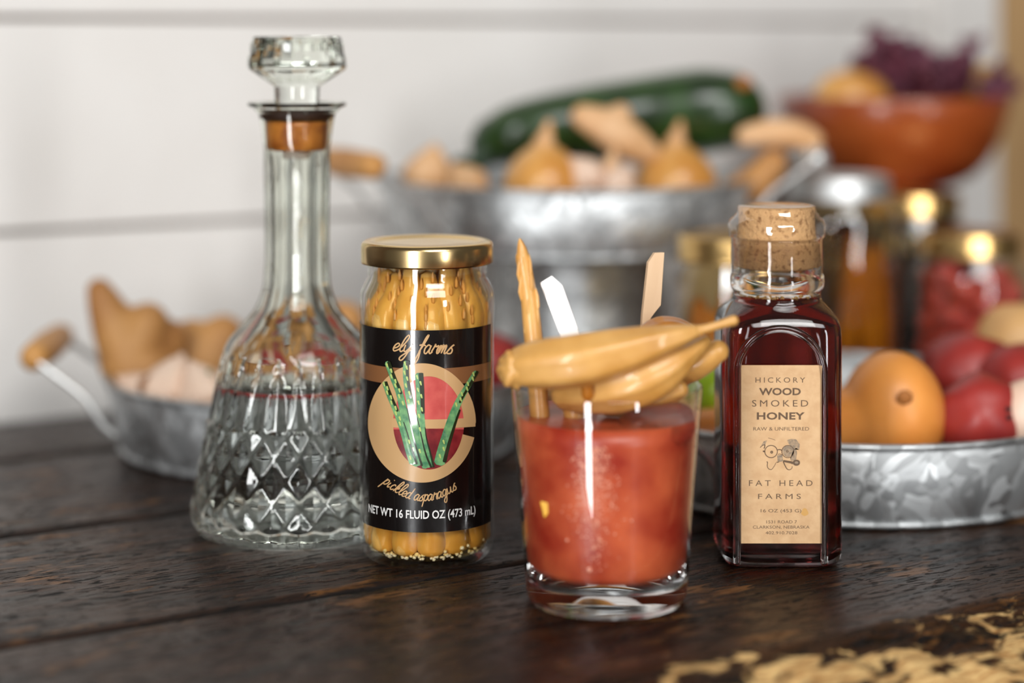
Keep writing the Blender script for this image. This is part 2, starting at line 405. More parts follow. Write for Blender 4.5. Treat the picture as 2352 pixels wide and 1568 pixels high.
M['pale_ginger'] = simple('pale_ginger_skin', rgb(226, 184, 140), .6, c2=rgb(206, 152, 98), scale=30)
M['onion'] = simple('yellow_onion_skin', rgb(222, 168, 92), .35, c2=rgb(198, 134, 60), scale=14, coat=.3, stretch=(2, 2, .5))
M['garlic'] = simple('garlic_skin', rgb(232, 204, 182), .5, c2=rgb(214, 176, 150), scale=40)
M['squash'] = simple('butternut_squash_skin', rgb(234, 156, 76), .40, c2=rgb(214, 130, 52), scale=20, sss=.1)
M['scar'] = simple('squash_scar', rgb(164, 100, 40), .7)
M['potato'] = simple('red_potato_skin', rgb(164, 50, 42), .42, c2=rgb(118, 28, 32), scale=22, sss=.05)
M['tan_potato'] = simple('tan_potato_skin', rgb(216, 170, 112), .5, c2=rgb(196, 146, 88), scale=22)
M['eye'] = simple('potato_eye', rgb(40, 16, 14), .7)
M['zucchini'] = simple('zucchini_skin', rgb(22, 42, 14), .28, c2=rgb(40, 72, 20), scale=40, coat=.3, stretch=(1, 1, 1))
M['zucchini_stem'] = simple('zucchini_stem', rgb(24, 52, 24), .5)
M['lime'] = simple('lime_green_pepper_skin', rgb(140, 170, 30), .3)
M['kale'] = simple('purple_kale_leaf', rgb(74, 32, 54), .45, c2=rgb(158, 96, 112), scale=55)
M['kale_rib'] = simple('kale_rib', rgb(160, 84, 104), .45)
M['yellow_squash'] = simple('yellow_pepper_skin', rgb(206, 160, 60), .35)
M['red_pickle'] = simple('red_pickled_onion', rgb(216, 92, 74), .35, c2=rgb(180, 50, 46), scale=30)
M['dark_preserve'] = simple('black_preserve', rgb(16, 9, 8), .35)
M['dark_brine'] = simple('dark_brine', rgb(50, 24, 8), .3)
M['yellow_pickle'] = simple('yellow_pickle', rgb(196, 134, 36), .35, c2=rgb(168, 104, 20), scale=30)
M['mushroom'] = simple('brown_mushroom', rgb(150, 100, 60), .6)
M['leaf'] = simple('green_leaf', rgb(60, 96, 24), .45)

# ------------------------------------------------------------ structure: floor, plank wall, trim, door
A32 = math.radians(32)
U = np.array([math.cos(A32), math.sin(A32), 0]); NV = np.array([-math.sin(A32), math.cos(A32), 0])
R32 = np.array([U, NV, [0, 0, 1]]).T
def T(a, b, z): return U*a+NV*b+np.array([0, 0, z])
def tbox(a0, a1, b0, b1, z0, z1):
    return box(T((a0+a1)/2, (b0+b1)/2, (z0+z1)/2), (a1-a0, b1-b0, z1-z0), R32)
v, f = box((0, 0, -0.765), (9, 9, 0.03)); fl = make('floor', v, f, M['floor'], smooth=False); fl['kind'] = 'structure'
WALLB = 1.300
v, f = tbox(.30, 1.246, WALLB+.014, WALLB+.06, -.75, 2.0)
wall = make('wall_back', v, f, M['gap'], smooth=False); wall['kind'] = 'structure'
zb = 0.2655-0.142*7
while zb < 1.95:
    z1 = min(zb+.142, 2.0)-.0035
    v, f = tbox(.30, 1.245, WALLB, WALLB+.0135, max(zb, -.75), z1)
    bevel(make('board', v, f, M['white_paint'], parent=wall, smooth=False), .0012, 2)
    zb += .142
v, f = tbox(1.247, 1.319, WALLB-.012, WALLB+.06, -.75, 2.0)
tr = bevel(make('trim_1', v, f, M['white_paint'], smooth=False), .002); tr['kind'] = 'structure'
v, f = tbox(1.3195, 2.6, WALLB+.004, WALLB+.05, -.75, 2.0)
dr = make('door_1', v, f, M['tan_wood'], smooth=False); dr['kind'] = 'structure'

# unseen dark board added left of the plank wall, darkens the left tray's reflection
v, f = tbox(-1.2, .24, WALLB+.02, WALLB+.06, -.75, 1.6); d2 = make('dark_reflection_board', v, f, M['dark_reflection'], smooth=False); d2['kind'] = 'structure'
for (a0, a1, z0, z1) in ((-1.1, -.52, -.6, .15), (-.44, .14, -.6, .15), (-1.1, -.52, .25, 1.4), (-.44, .14, .25, 1.4)):
    v, f = tbox(a0, a1, WALLB+.010, WALLB+.0195, z0, z1); bevel(make('panel', v, f, M['dark_reflection'], parent=d2, smooth=False), .006)
v, f = tbox(.241, .2995, WALLB-.012, WALLB+.06, -.75, 1.68); t2 = bevel(make('dark_reflection_edge', v, f, M['dark_reflection'], smooth=False), .002); t2['kind'] = 'structure'  # added edge piece of the unseen dark board

# ------------------------------------------------------------ table
tb = empty('table', (*T(.7, .93, 0)[:2], -.75), 'heavy dark-stained plank table with a rough pale front edge', 'table')
tb.rotation_euler = (0, 0, 0)
def fbm(x, y, o=4, s=0.0):
    a = 0; k = 1; w = 0
    for _ in range(o):
        a += k*mnoise.noise(Vector((x, y, s))); w += k; k *= .55; x *= 2.07; y *= 2.07; s += 3.1
    return a/w
SEAMS = [0.592, 0.8125, 0.992, 1.168, 1.288]
for pi in range(4):
    b0, b1 = SEAMS[pi], SEAMS[pi+1]
    front = pi == 0
    na, nb = (420, 110) if pi == 0 else ((330, 60) if pi == 1 else (160, 26))
    As = np.linspace(-.35, 1.75, na); Bs = np.linspace(0, 1, nb)
    V = []; bare = []; dirt = []
    for j, tb_ in enumerate(Bs):
        for a in As:
            wob0 = .0028*fbm(a*9, 3.1, 3, 10+SEAMS.index(b0)); wob1 = .0028*fbm(a*9, 3.1, 3, 10+SEAMS.index(b1))
            g0 = b0+(.0020+wob0 if not front else .0); g1 = b1-.0020+wob1
            b = g0+(g1-g0)*tb_
            z = .0009*fbm(a*12, b*90, 4, pi*5.0)+.0006*fbm(a*40, b*260, 3, pi*9.0+2)
            z = min(z, .00055)
            e1 = b1-b; e0 = b-b0
            for e in ((e1,) if front else (e0, e1)):
                if e < .007: z -= (.007-e)**2*90*(1+.8*fbm(a*30, b*60, 2, 4.0))
            br = 0.0
            if front:
                edge = .652+.020*fbm(a*5.5, 1.7, 3, 3.3)
                d = edge-b
                if d > 0:
                    z -= (.25*d+5*d*d)+.011*max(0, fbm(a*26, b*34, 4, 8.0)+.08)*min(1, d/.02)
                br = min(.515, max(0, (d+.034)/.10))
            V.append(T(a, b, z)); bare.append(br)
            de = min([e for e in ((e1,) if front else (e0, e1))]); dirt.append(min(1, max(0, 1.35-de/(.0042+.0035*fbm(a*24, 2.2, 3, 6.0)))))
    nV = len(V)
    Fc = grid_faces(na, nb)
    # skirt down to the underside so the plank is solid
    ring = [i for i in range(na)]+[(j+1)*na-1 for j in range(1, nb)]+[(nb-1)*na+i for i in range(na-2, -1, -1)]+[j*na for j in range(nb-2, 0, -1)]
    for i in ring:
        p = V[i].copy(); p[2] = -.060; V.append(p); bare.append(bare[i]); dirt.append(1.0)
    for k in range(len(ring)):
        k2 = (k+1) % len(ring); Fc.append((ring[k], nV+k, nV+k2, ring[k2]))
    Fc.append(tuple(nV+k for k in range(len(ring)-1, -1, -1)))
    # plank objects carry the table rotation so the grain runs along them
    V = np.array(V); root = WL[tb.name]
    Vl = (V-np.array([root[0], root[1], 0])) @ R32
    me = bpy.data.meshes.new('plank'); me.from_pydata(Vl.tolist(), [], Fc); me.materials.append(M['table'])
    me.polygons.foreach_set('use_smooth', np.full(len(me.polygons), True))
    at = me.attributes.new('bare', 'FLOAT', 'POINT'); at.data.foreach_set('value', np.array(bare, dtype=np.float32))
    at = me.attributes.new('dirt', 'FLOAT', 'POINT'); at.data.foreach_set('value', np.array(dirt, dtype=np.float32))
    po = bpy.data.objects.new('plank', me); COL.objects.link(po); po.parent = tb
    po.location = (0, 0, .75); po.rotation_euler = (0, 0, A32)
for (a, b) in ((-.25, .66), (-.25, 1.2), (1.65, .66), (1.65, 1.2)):
    v, f = tbox(a-.04, a+.04, b-.04, b+.04, -.75, -.045); bevel(make('leg', v, f, M['dark_wood'], parent=tb, smooth=False), .004)
for b in (.68, 1.2):
    v, f = tbox(-.2, 1.6, b-.012, b+.012, -.14, -.045); make('apron', v, f, M['dark_wood'], parent=tb, smooth=False)

# ------------------------------------------------------------ decanter
DC = np.array([(682-1176)/F*1.027, 1.027, 0.0])
dec = empty('decanter', (*DC[:2], 0.0003), 'tall clear cut-glass decanter with diamond pattern, half full of clear liquid', 'decanter')
prof_px = [(0.0480, 0.0), (0.0510, .0012), (.0527, .0035), (.0537, .007), (.0538, .0105)]
body = [(.0105, .0538), (.0334, .0498), (.0521, .0460), (.0805, .0404), (.0900, .0382), (.0970, .0345), (.1048, .0275), (.1115, .0212), (.1227, .0170), (.1363, .0161), (.165, .0163), (.1944, .0170)]
zs = list(np.arange(.0105+.0018, .060, .0018))+list(np.arange(.061, .128, .0018))+list(np.arange(.130, .1944, .006))
bz = [q[0] for q in body]; brr = [q[1] for q in body]
def br_(z): return float(np.interp(z, bz, brr))
def brs(z): return (br_(z-.003)+br_(z)*2+br_(z+.003))/4 if z > .085 else br_(z)
prof = prof_px+[(brs(z), z) for z in zs]+[(.0170, .1950), (.0176, .1985), (.0184, .205), (.0196, .2115), (.0222, .2145), (.0250, .2158), (.0254, .2168), (.0248, .2176), (.0215, .2172), (.0186, .2145), (.0172, .2085), (.0166, .200), (.0163, .195)]
inner = [(.0150, .190), (.0142, .17), (.0138, .14), (.0146, .125), (.0178, .113), (.0240, .1045), (.0320, .096), (.0355, .089), (.0378, .080), (.0425, .055), (.0455, .035), (.0480, .014), (.0475, .0095), (.0430, .0072), (.02, .0066)]
NLOB = 24; HZ = .0215
def cut(t, r, z):
    if r < 0.01: return r
    # only the outer wall is cut; inner wall radii are smaller than the outer profile at the same height
    if z < .2 and z > .0 and r < brs(max(z, .0105))-.0012: return r
    if .0105 <= z <= .056:
        u = t*NLOB/(2*PI); w = (z-.0335)/HZ
        a = (u+w) % 1; b = (u-w) % 1
        h = 1-2*max(abs(a-.5), abs(b-.5))
        edge = min(1, (z-.009)/.003, (.0585-z)/.004)
        return r+(.0018*h-.0010)*max(0, edge)
    if .056 < z < .090:
        u = (t*NLOB/(2*PI)) % 1; q = (z-.056)/.034
        wd = .48*(1-q)**.6*(1 if q > .0 else 0)
        d = abs(u-.5)
        return r-(.0011*(1-(d/wd)**2) if d < wd else -.0002*(1-q))
    if .090 <= z <= .196:
        k = min(1, (z-.090)/.01)*(1 if z < .188 else max(0, (.196-z)/.008))
        s = (t*8/(2*PI)) % 1-.5; ang = s*2*PI/8
        return r*(1-k*(1-math.cos(PI/8)/math.cos(ang))*0.9)+k*.0004
    if z < .0105 and r > .047:
        u = t*NLOB*2/(2*PI) % 1
        return r-.0004*math.sin(u*PI)*min(1, z/.006)
    return r
lv = .0745
inner = [q for q in inner if q[1] > lv]+[(float(np.interp(lv, [.055, .080], [.0425, .0378])), lv)]
v, f = lathe(prof+inner, 240, (DC[0], DC[1], .0003), mod=cut, cap1=False)
g = make('glass_body', v, f, M['clear_tint'], parent=dec)
at = g.modifiers.new('edges', 'EDGE_SPLIT'); at.split_angle = math.radians(24); at.use_edge_sharp = False
ri = lambda z: float(np.interp(z, [.0072, .014, .035, .055, .080, .089], [.0430, .0480, .0455, .0425, .0378, .0355]))
wp = [(.01, .0066), (.030, .0068), (.0430, .0072)]+[(ri(z), z) for z in (.0095, .014, .025, .035, .045, .055, .065, .072)]+[(ri(lv), lv)]
v, f = lathe(wp, 240, (DC[0], DC[1], .0003))
v[-1][2] = .0003+lv
make('clear_liquid', v, f, None, parent=dec, mats=[M['water_wall'], M['water']], midx=[1 if all(v[i][2] > lv+.0002 for i in q) else 0 for q in f])
# stopper with faceted knob and amber cork
z0 = .2180
def facet(t, r, z):
    if r < .012: return r
    s = (t*16/(2*PI)) % 1-.5; return r*math.cos(PI/16)/math.cos(s*2*PI/16)
kp = [(.0112, .2170), (.0114, .2200), (.0116, .2257), (.0246, .2344), (.0254, .2360), (.0252, .2372), (.0243, .2420), (.0234, .2465), (.0228, .2500), (.0222, .2512), (.0205, .2506)]
v, f = lathe(kp, 96, (DC[0], DC[1], .0003), mod=facet)
st = make('stopper', v, f, M['clear'], parent=dec, recalc=True, smooth=False)
cp = []
for k in range(30):                            # little raised squares cut round the knob
    t = 2*PI*k/30
    for zz, rr in ((.2462, .0231), (.2398, .0243)):
        if zz < .24 and k % 3: continue
        Rk = rotm((0, 0, 1), t)
        cp.append(box(DC+np.array([math.cos(t)*rr, math.sin(t)*rr, zz]), (.0014, .0032, .0040), Rk))
v, f = join(cp); make('cut_squares', v, f, M['clear'], parent=st, smooth=False)
v, f = lathe([(.0145, .1935), (.0158, .1950), (.0160, .2000), (.0163, .2060), (.0164, .2085)], 48, (DC[0], DC[1], 0))
make('cork', v, f, M['amber_cork'], parent=st)
v, f = lathe([(.0164, .2086), (.0176, .2100), (.0183, .2130), (.0180, .2155), (.0150, .2168)], 48, (DC[0], DC[1], 0))
make('cork_top', v, f, M['dark_brown'], parent=st)
v, f = lathe([(.0072, .1890), (.0074, .1935)], 32, (DC[0], DC[1], 0)); make('cork_plug', v, f, M['white_plug'], parent=st)

# ------------------------------------------------------------ asparagus jar
JD = .970; JX = (981-1176)/F*JD; JC = np.array([JX, JD, 0.0004])
jar = empty('pickle_jar', JC, 'slim glass jar of pickled asparagus with black label and gold lid', 'jar')
jp = [(.0235, .0008), (.0262, .0), (.0290, .0010), (.0312, .0038), (.0322, .0075), (.0325, .012), (.0322, .0175), (.0322, .115), (.0326, .119), (.0327, .125), (.0322, .1285), (.0306, .1322), (.0290, .1348), (.0286, .1362), (.0292, .1375), (.0286, .1388), (.0292, .1402), (.0286, .1425), (.0286, .150)]
jin = [(.0262, .150), (.0262, .138), (.0268, .134), (.0298, .128), (.0302, .124), (.0300, .115), (.0300, .012), (.0292, .006), (.0262, .0038), (.015, .0042)]
v, f = lathe(jp+jin, 96, JC); make('glass_body', v, f, M['thin'], parent=jar)
v, f = lathe([(.0293, .1422), (.0318, .1420), (.0320, .1428), (.0320, .1500), (.0316, .1516), (.0300, .1526), (.0262, .1524), (.0254, .1516), (.0250, .1514), (.012, .1517)], 96, JC, cap0=False)
make('lid', v, f, M['gold'], parent=jar)
RL = .0326
def ray_cyl(px, py, C, R):                    # where the sight line meets the upright cylinder -> angle, height
    d = np.array([(px-1176)/F, 1.0]); c = C[:2]
    a = d @ d; b = -2*(d @ c); cc = c @ c-R*R
    D = b*b-4*a*cc
    t = (-b-math.sqrt(max(D, 0)))/(2*a)
    p = d*t-c
    return math.atan2(p[1], p[0]), H-(py-82)/F*t
def wrap(pts, C, R):
    out = []
    for (x, y) in pts:
        th, z = ray_cyl(x, y, C, R); out.append((C[0]+R*math.cos(th), C[1]+R*math.sin(th), z))
    return out
def cyl_patch(C, R, t0, t1, z0, z1, n=80):
    V = []
    for z in (z0, z1):
        for i in range(n+1):
            t = t0+(t1-t0)*i/n; V.append((C[0]+R*math.cos(t), C[1]+R*math.sin(t), z))
    return np.array(V), grid_faces(n+1, 2)
v, f = cyl_patch(JC, RL, math.radians(-190), math.radians(-18), .0195, .1141, 120)
lab = make('label', v, f, M['black_paper'], parent=jar)
def layer(i): return RL+.00006*i+.00004
v, f = cyl_patch(JC, layer(1), math.radians(-189.5), math.radians(-18.5), .0884, .0962, 120)
make('label_band', v, f, M['gold_dim'], parent=lab)
def ring_px(cx, cy, ax, ay, bx, by, cx2, cy2, t0, t1, n=90):
    V = []
    for k in range(5):
        q = k/4
        for i in range(n+1):
            t = t0+(t1-t0)*i/n
            V.append((cx*(1-q)+cx2*q+(ax*(1-q)+bx*q)*math.cos(t), cy*(1-q)+cy2*q+(ay*(1-q)+by*q)*math.sin(t)))
    return V, grid_faces(n+1, 5)
vp, f = ring_px(984, 971, 82, 108, .5, .5, 984, 971, 0, 2*PI)
sp_ = [(x, y) for x, y in vp]
make('label_circle', wrap(vp, JC, layer(2)), f, M['pink_ink'], parent=lab)
vp, f = ring_px(984, 971, 82, 108, .5, .5, 984, 984, math.radians(8), math.radians(172))
make('label_circle', wrap(vp, JC, layer(3)), f, M['red_ink'], parent=lab)
vp, f = ring_px(969, 971, 124, 137, 81, 107, 984, 971, math.radians(14), math.radians(360), 140)
make('emblem_ring', wrap(vp, JC, layer(4)), f, M['gold_ink'], parent=lab)
def strip_px(x0, x1, y0f, y1f, n=30):
    V = [(x0+(x1-x0)*i/n, y0f(x0+(x1-x0)*i/n)) for i in range(n+1)]+[(x0+(x1-x0)*i/n, y1f(x0+(x1-x0)*i/n)) for i in range(n+1)]
    return V, grid_faces(n+1, 2)
bow = lambda x: 5*(1-((x-983)/110)**2)
vp, f = strip_px(900, 1092, lambda x: 958+bow(x), lambda x: 979+bow(x))
make('emblem_bar', wrap(vp, JC, layer(4)), f, M['gold_ink'], parent=lab)
def ribbon(path, w0, w1=None, pw=None):
    path = [np.array(p, float) for p in path]; n = len(path); w1 = w0 if w1 is None else w1; V = []
    for i in range(n):
        t = path[min(i+1, n-1)]-path[max(i-1, 0)]; t /= np.linalg.norm(t)+1e-9; nn = np.array([-t[1], t[0]])
        w = (w0+(w1-w0)*i/(n-1))/2
        if i == 0 or i == n-1: w *= .45
        V.append(path[i]+nn*w); V.append(path[i]-nn*w)
    return V, [(2*i, 2*i+1, 2*i+3, 2*i+2) for i in range(n-1)]
def ribbons_px(lst, C, R, mapper=None):
    parts = []
    for (pts, w0, w1) in lst:
        v, f = ribbon(smooth_path(pts, 6), w0, w1)
        parts.append((wrap(v, C, R) if mapper is None else [mapper(p) for p in v], f))
    return join(parts)
spears = [([(888, 830), (903, 868), (918, 905), (930, 960), (944, 1020), (960, 1070)], 11, 23),
          ([(882, 876), (893, 905), (910, 945), (925, 985), (938, 1030), (950, 1066)], 10, 18),
          ([(933, 828), (932, 860), (940, 915), (955, 985), (968, 1040), (982, 1074)], 11, 22),
          ([(961, 856), (964, 900), (966, 950), (970, 1000), (980, 1040), (988, 1073)], 16, 20),
          ([(1094, 852), (1075, 885), (1052, 925), (1037, 965), (1020, 1020), (1008, 1068)], 10, 26)]
make('printed_spears', *ribbons_px(spears, JC, layer(6)), M['green_ink'], parent=lab)
tips = []; marks = []; r2 = random.Random(3)
for (pts, w0, w1) in spears:
    pp = smooth_path(pts, 10)
    off = [(p[0]+w0*.35, p[1]) for p in pp[:24]]
    tips.append((off[::4], w0*.7, w0*.5))
    for k in range(3, 46, 3):
        if k < len(pp):
            p = pp[k]; s = (-1)**k*w0*.22
            if k < 24 or r2.random() < .3:
                marks.append(([(p[0]+s-1.5, p[1]-5), (p[0]+s+1.5, p[1]+5)], 5, 3))
    if pts[0][0] < 1000: tips.append(([(p[0]+w1*.42, p[1]) for p in pp[26::4]], 2, 5))
    else: tips.append(([(p[0]+w1*.42, p[1]) for p in pp[24::4]], 4, 9))
make('printed_shadows', *ribbons_px(tips, JC, layer(7)), M['dark_green_ink'], parent=lab)
make('printed_scales', *ribbons_px(marks, JC, layer(8)), M['lime_ink'], parent=lab)

G = {'e': ([[(0, .35), (.32, .5), (.46, .78), (.3, 1), (.1, .8), (.04, .35), (.22, .02), (.6, .25)]], .52),
     'l': ([[(0, .25), (.3, .9), (.52, 1.75), (.38, 2.1), (.18, 1.6), (.1, .5), (.25, .02), (.5, .2)]], .46),
     'y': ([[(0, .95), (.02, .3), (.2, .08), (.45, .5), (.55, 1.0), (.42, -.3), (.2, -1.0), (-.05, -.9), (0, -.5), (.7, .35)]], .7),
     'f': ([[(.1, .2), (.35, .9), (.6, 1.8), (.62, 2.15), (.42, 1.7), (.15, .2), (-.05, -.8), (.05, -1.05), (.2, -.6), (.22, 0), (.2, .4)], [(.02, .95), (.3, 1.02), (.62, .9)]], .56),
     'a': ([[(.5, .85), (.3, 1), (.06, .65), (.06, .15), (.25, .02), (.45, .45), (.55, .95), (.48, .3), (.6, .02), (.8, .25)]], .70),
     'r': ([[(0, .2), (.18, .85), (.22, 1.08), (.3, .8), (.55, .9), (.48, .4), (.55, .02), (.75, .25)]], .62),
     'm': ([[(0, .2), (.12, 1.0), (.06, .02)], [(.06, .1), (.28, .9), (.38, .9), (.3, .02)], [(.3, .1), (.52, .9), (.64, .85), (.56, .15), (.66, .02), (.85, .25)]], .80),
     's': ([[(0, .2), (.3, .8), (.5, 1.02), (.3, .75), (.45, .4), (.38, .05), (.1, .02), (.0, .15)]], .58),
     'p': ([[(.12, 1.1), (.08, .3), (.0, -.95)], [(.08, .5), (.25, .95), (.48, .9), (.5, .4), (.3, .02), (.1, .2)]], .58),
     'i': ([[(.05, .9), (.0, .3), (.1, .02), (.3, .25)], [(.12, 1.45), (.16, 1.55)]], .32),
     'c': ([[(.45, .8), (.28, 1), (.06, .65), (.06, .2), (.24, .02), (.5, .3)]], .50),
     'k': ([[(0, .25), (.3, 1.1), (.45, 1.8), (.3, 2.1), (.15, 1.5), (.0, .0)], [(.05, .5), (.35, 1.0), (.42, .75), (.15, .5), (.35, .05), (.6, .2)]], .56),
     'd': ([[(.5, .85), (.3, 1), (.06, .65), (.06, .15), (.25, .02), (.45, .4), (.62, 1.9)], [(.62, 1.9), (.48, .3), (.58, .02), (.72, .15)]], .66),
     'g': ([[(.5, .85), (.3, 1), (.06, .65), (.06, .2), (.25, .05), (.45, .45), (.55, .95), (.48, -.5), (.3, -1.0), (.1, -.8), (.25, -.35), (.75, .25)]], .70),
     'u': ([[(0, .95), (.0, .25), (.18, .02), (.42, .45), (.5, .95), (.46, .25), (.6, .02), (.78, .25)]], .68)}
def script(text, x0, x1, base, xh, w, slant=.28, rotf=None, spacef=.5):
    adv = sum((G[c][1] if c != ' ' else spacef) for c in text); s = (x1-x0)/adv; x = x0; out = []
    for c in text:
        if c == ' ': x += spacef*s; continue
        for st_ in G[c][0]:
            pts = []
            for (gx, gy) in st_:
                xx = gx*s+slant*gy*xh; yy = -gy*xh
                a = rotf(x) if rotf else 0
                pts.append((x+xx*math.cos(a)-yy*math.sin(a), base(x)+xx*math.sin(a)+yy*math.cos(a)))
            out.append((pts, w, w))
        x += G[c][1]*s
    return out
tl = script('ely', 900, 943, lambda x: 806+.10*(x-900), 18, 3.3, .42)
tl += script('farms', 958, 1040, lambda x: 812+.0*(x-958), 20, 3.4, .26)
make('script_lettering', *ribbons_px(tl, JC, layer(5)), M['gold_ink'], parent=lab)
pa = lambda x: 1150-.0047*(x-972)**2
tl = script('pickled asparagus', 878, 1052, pa, 14.5, 2.7, .20, rotf=lambda x: math.atan(-.0094*(x-972))*.9, spacef=.45)
make('script_lettering', *ribbons_px(tl, JC, layer(5)), M['gold_ink'], parent=lab)

def text_geo(s, size, bold=0.0, space=1.0, align='CENTER', sx=1.0):
    c = bpy.data.curves.new('txt', 'FONT'); c.body = s; c.size = size; c.align_x = align; c.offset = bold; c.space_character = space
    c.resolution_u = 3
    o = bpy.data.objects.new('txt', c); COL.objects.link(o)
    dg = bpy.context.evaluated_depsgraph_get(); me = bpy.data.meshes.new_from_object(o.evaluated_get(dg))
    V = np.array([(q.co.x*sx, q.co.y) for q in me.vertices]); Fc = [tuple(p.vertices) for p in me.polygons]
    bpy.data.objects.remove(o); bpy.data.curves.remove(c); bpy.data.meshes.remove(me)
    return V, Fc
def fit(V, x0, x1, y0, y1):                   # stretch the text to a box in picture pixels (y1 = baseline)
    a = V.min(0); b = V.max(0)
    return [(x0+(p[0]-a[0])/(b[0]-a[0])*(x1-x0), y1-(p[1]-a[1])/(b[1]-a[1])*(y1-y0)) for p in V]
# net weight line, laid round the jar at one height
V2, Fc = text_geo('NET WT 16 FLUID OZ (473 mL)', 1.0, .018, 1.0)
a = V2.min(0); b = V2.max(0)
th0 = ray_cyl(848, 1190, JC, RL)[0]; th1 = ray_cyl(1091, 1190, JC, RL)[0]
zt, zbm = .0300, .0248
Vw = []
for p in V2:
    t = th0+(p[0]-a[0])/(b[0]-a[0])*(th1-th0); z = zbm+(p[1]-a[1])/(b[1]-a[1])*(zt-zbm); R = layer(5)
    Vw.append((JC[0]+R*math.cos(t), JC[1]+R*math.sin(t), z))
make('net_weight_lettering', Vw, Fc, M['white_ink'], parent=lab, smooth=False)

# contents of the jar: upright spears, brine, garlic
v, f = lathe([(.0255, .0046), (.0290, .0075), (.0297, .013), (.0297, .116), (.0299, .124), (.0293, .128), (.0262, .1345), (.0258, .1372)], 64, JC)
m_br, nt, b_, out_ = newmat('yellow_brine'); nt.nodes.remove(b_)
tr_ = N(nt, 'ShaderNodeBsdfTransparent'); tr_.inputs['Color'].default_value = (.98, .90, .70, 1); L(nt, tr_.outputs[0], out_.inputs['Surface'])
make('brine', v, f, m_br, parent=jar)
r3 = random.Random(11)
def LEAN(z):
    q = min(1, max(0, (z-.117)/.016)); return .0052*q*q*(3-2*q)
def tube_exact(path, rad, n, mod):
    V = []; m = len(path)
    for i, (p, r) in enumerate(zip(path, rad)):
        for k in range(n):
            a = 2*PI*k/n; q = r*mod(a, i/(m-1)); V.append((p[0]+q*math.cos(a), p[1]+q*math.sin(a), p[2]))
    Fc = grid_faces(n, m, True); V.append(tuple(path[0])); V.append((path[-1][0], path[-1][1], path[-1][2]+rad[-1]*.6)); k0 = (m-1)*n
    for i in range(n): Fc.append((m*n, (i+1) % n, i)); Fc.append((m*n+1, k0+i, k0+(i+1) % n))
    return np.array(V), Fc
def spear_geo(cx, cy, r, z0, z1, ang, top):
    zz_ = np.concatenate([[z0, z0+.0006, z0+.002], np.linspace(z0+.006, z1, 22)])
    path = [(cx+.0008*math.sin(z*60+ang*3)-LEAN(z)*math.cos(ang), cy+.0008*math.cos(z*50+ang)-LEAN(z)*math.sin(ang), z) for z in zz_]
    rad = [r*.55, r*.86, r*.98]+[r*(1.02-.12*q+(.10 if .72 < q < .9 else 0))*(1 if q < .88 else .86-(q-.88)*3) for q in np.linspace(0, 1, 22)]
    path = [np.array(p) for p in path]
    from_z = np.array([p[2] for p in path]); us = np.linspace(from_z[0], from_z[-1], 90)
    path = [np.array([np.interp(u_, from_z, [p[k_] for p in path]) for k_ in range(3)]) for u_ in us]; rad = list(np.interp(us, from_z, rad))[::1]
    path, rad = path[:12]+path[12::3], rad[:12]+rad[12::3]
    return tube_exact(path, rad, 12, lambda a, t: 1+.035*math.sin(5*a+9*t)+.05*math.sin(30*t+2*a+ang))
k = 0
for i in range(12):
    t = 2*PI*i/12+.10; r = .0060+r3.uniform(-.0004, .0003); R = .0298-r
    cx, cy = JC[0]+R*math.cos(t), JC[1]+R*math.sin(t)
    v, f = spear_geo(cx, cy, r, .0064, .1460+r3.uniform(-.008, 0), t, 0)
    tg = np.array([-math.sin(t), math.cos(t)]); w_ = (v[:, :2]-np.array([cx, cy])) @ tg; v[:, :2] += np.outer(w_*.20, tg)
    o = make('pickled_asparagus_spear', v, f, M['pickle'], loc=(cx, cy, .0075))
    finish(o, 'yellow pickled asparagus spear standing in the black-labelled jar', 'asparagus', 'asparagus spears packed in the jar')
    prt = []
    for q in range(7):
        zz = .1155+.0034*q+r3.uniform(-.001, .001); a0 = t+r3.choice((-1.0, -.4, .3, .9)); rr = r*.98-LEAN(zz)*.2
        p0 = np.array([cx-LEAN(zz)*math.cos(t)+rr*math.cos(a0), cy-LEAN(zz)*math.sin(t)+rr*math.sin(a0), zz]); 
        prt.append(tube([p0, p0+np.array([0, 0, .0022]), p0+np.array([0, 0, .0042])], [.0009, .0009, .0003], 6))
    v, f = join(prt); make('bracts', v, f, M['bract'], parent=o)
for i in range(5):
    t = 2*PI*i/5+.4; cx, cy = JC[0]+.0105*math.cos(t), JC[1]+.0105*math.sin(t)
    v, f = spear_geo(cx, cy, .0055, .0064, .130, t, 0)
    finish(make('pickled_asparagus_spear', v, f, M['pickle'], loc=(cx, cy, .0075)), 'yellow pickled asparagus spear standing in the black-labelled jar', 'asparagus', 'asparagus spears packed in the jar')
prt = []
for i in range(260):
    t = r3.uniform(0, 2*PI); zz = .0052+abs(r3.gauss(0, .0022)); R = (.0262+(zz-.005)*.5) if i < 120 else r3.uniform(.008, .026)
    prt.append(ball((JC[0]+R*math.cos(t), JC[1]+R*math.sin(t), zz), (r3.uniform(.0007, .0015), r3.uniform(.0007, .0015), r3.uniform(.0006, .0011)), 7, 5, .3, 2, seed=i))
v, f = join(prt); o = make('minced_garlic', v, f, M['garlic_bit']); finish(o, 'minced garlic settled on the bottom of the asparagus jar', 'garlic', kind='stuff')

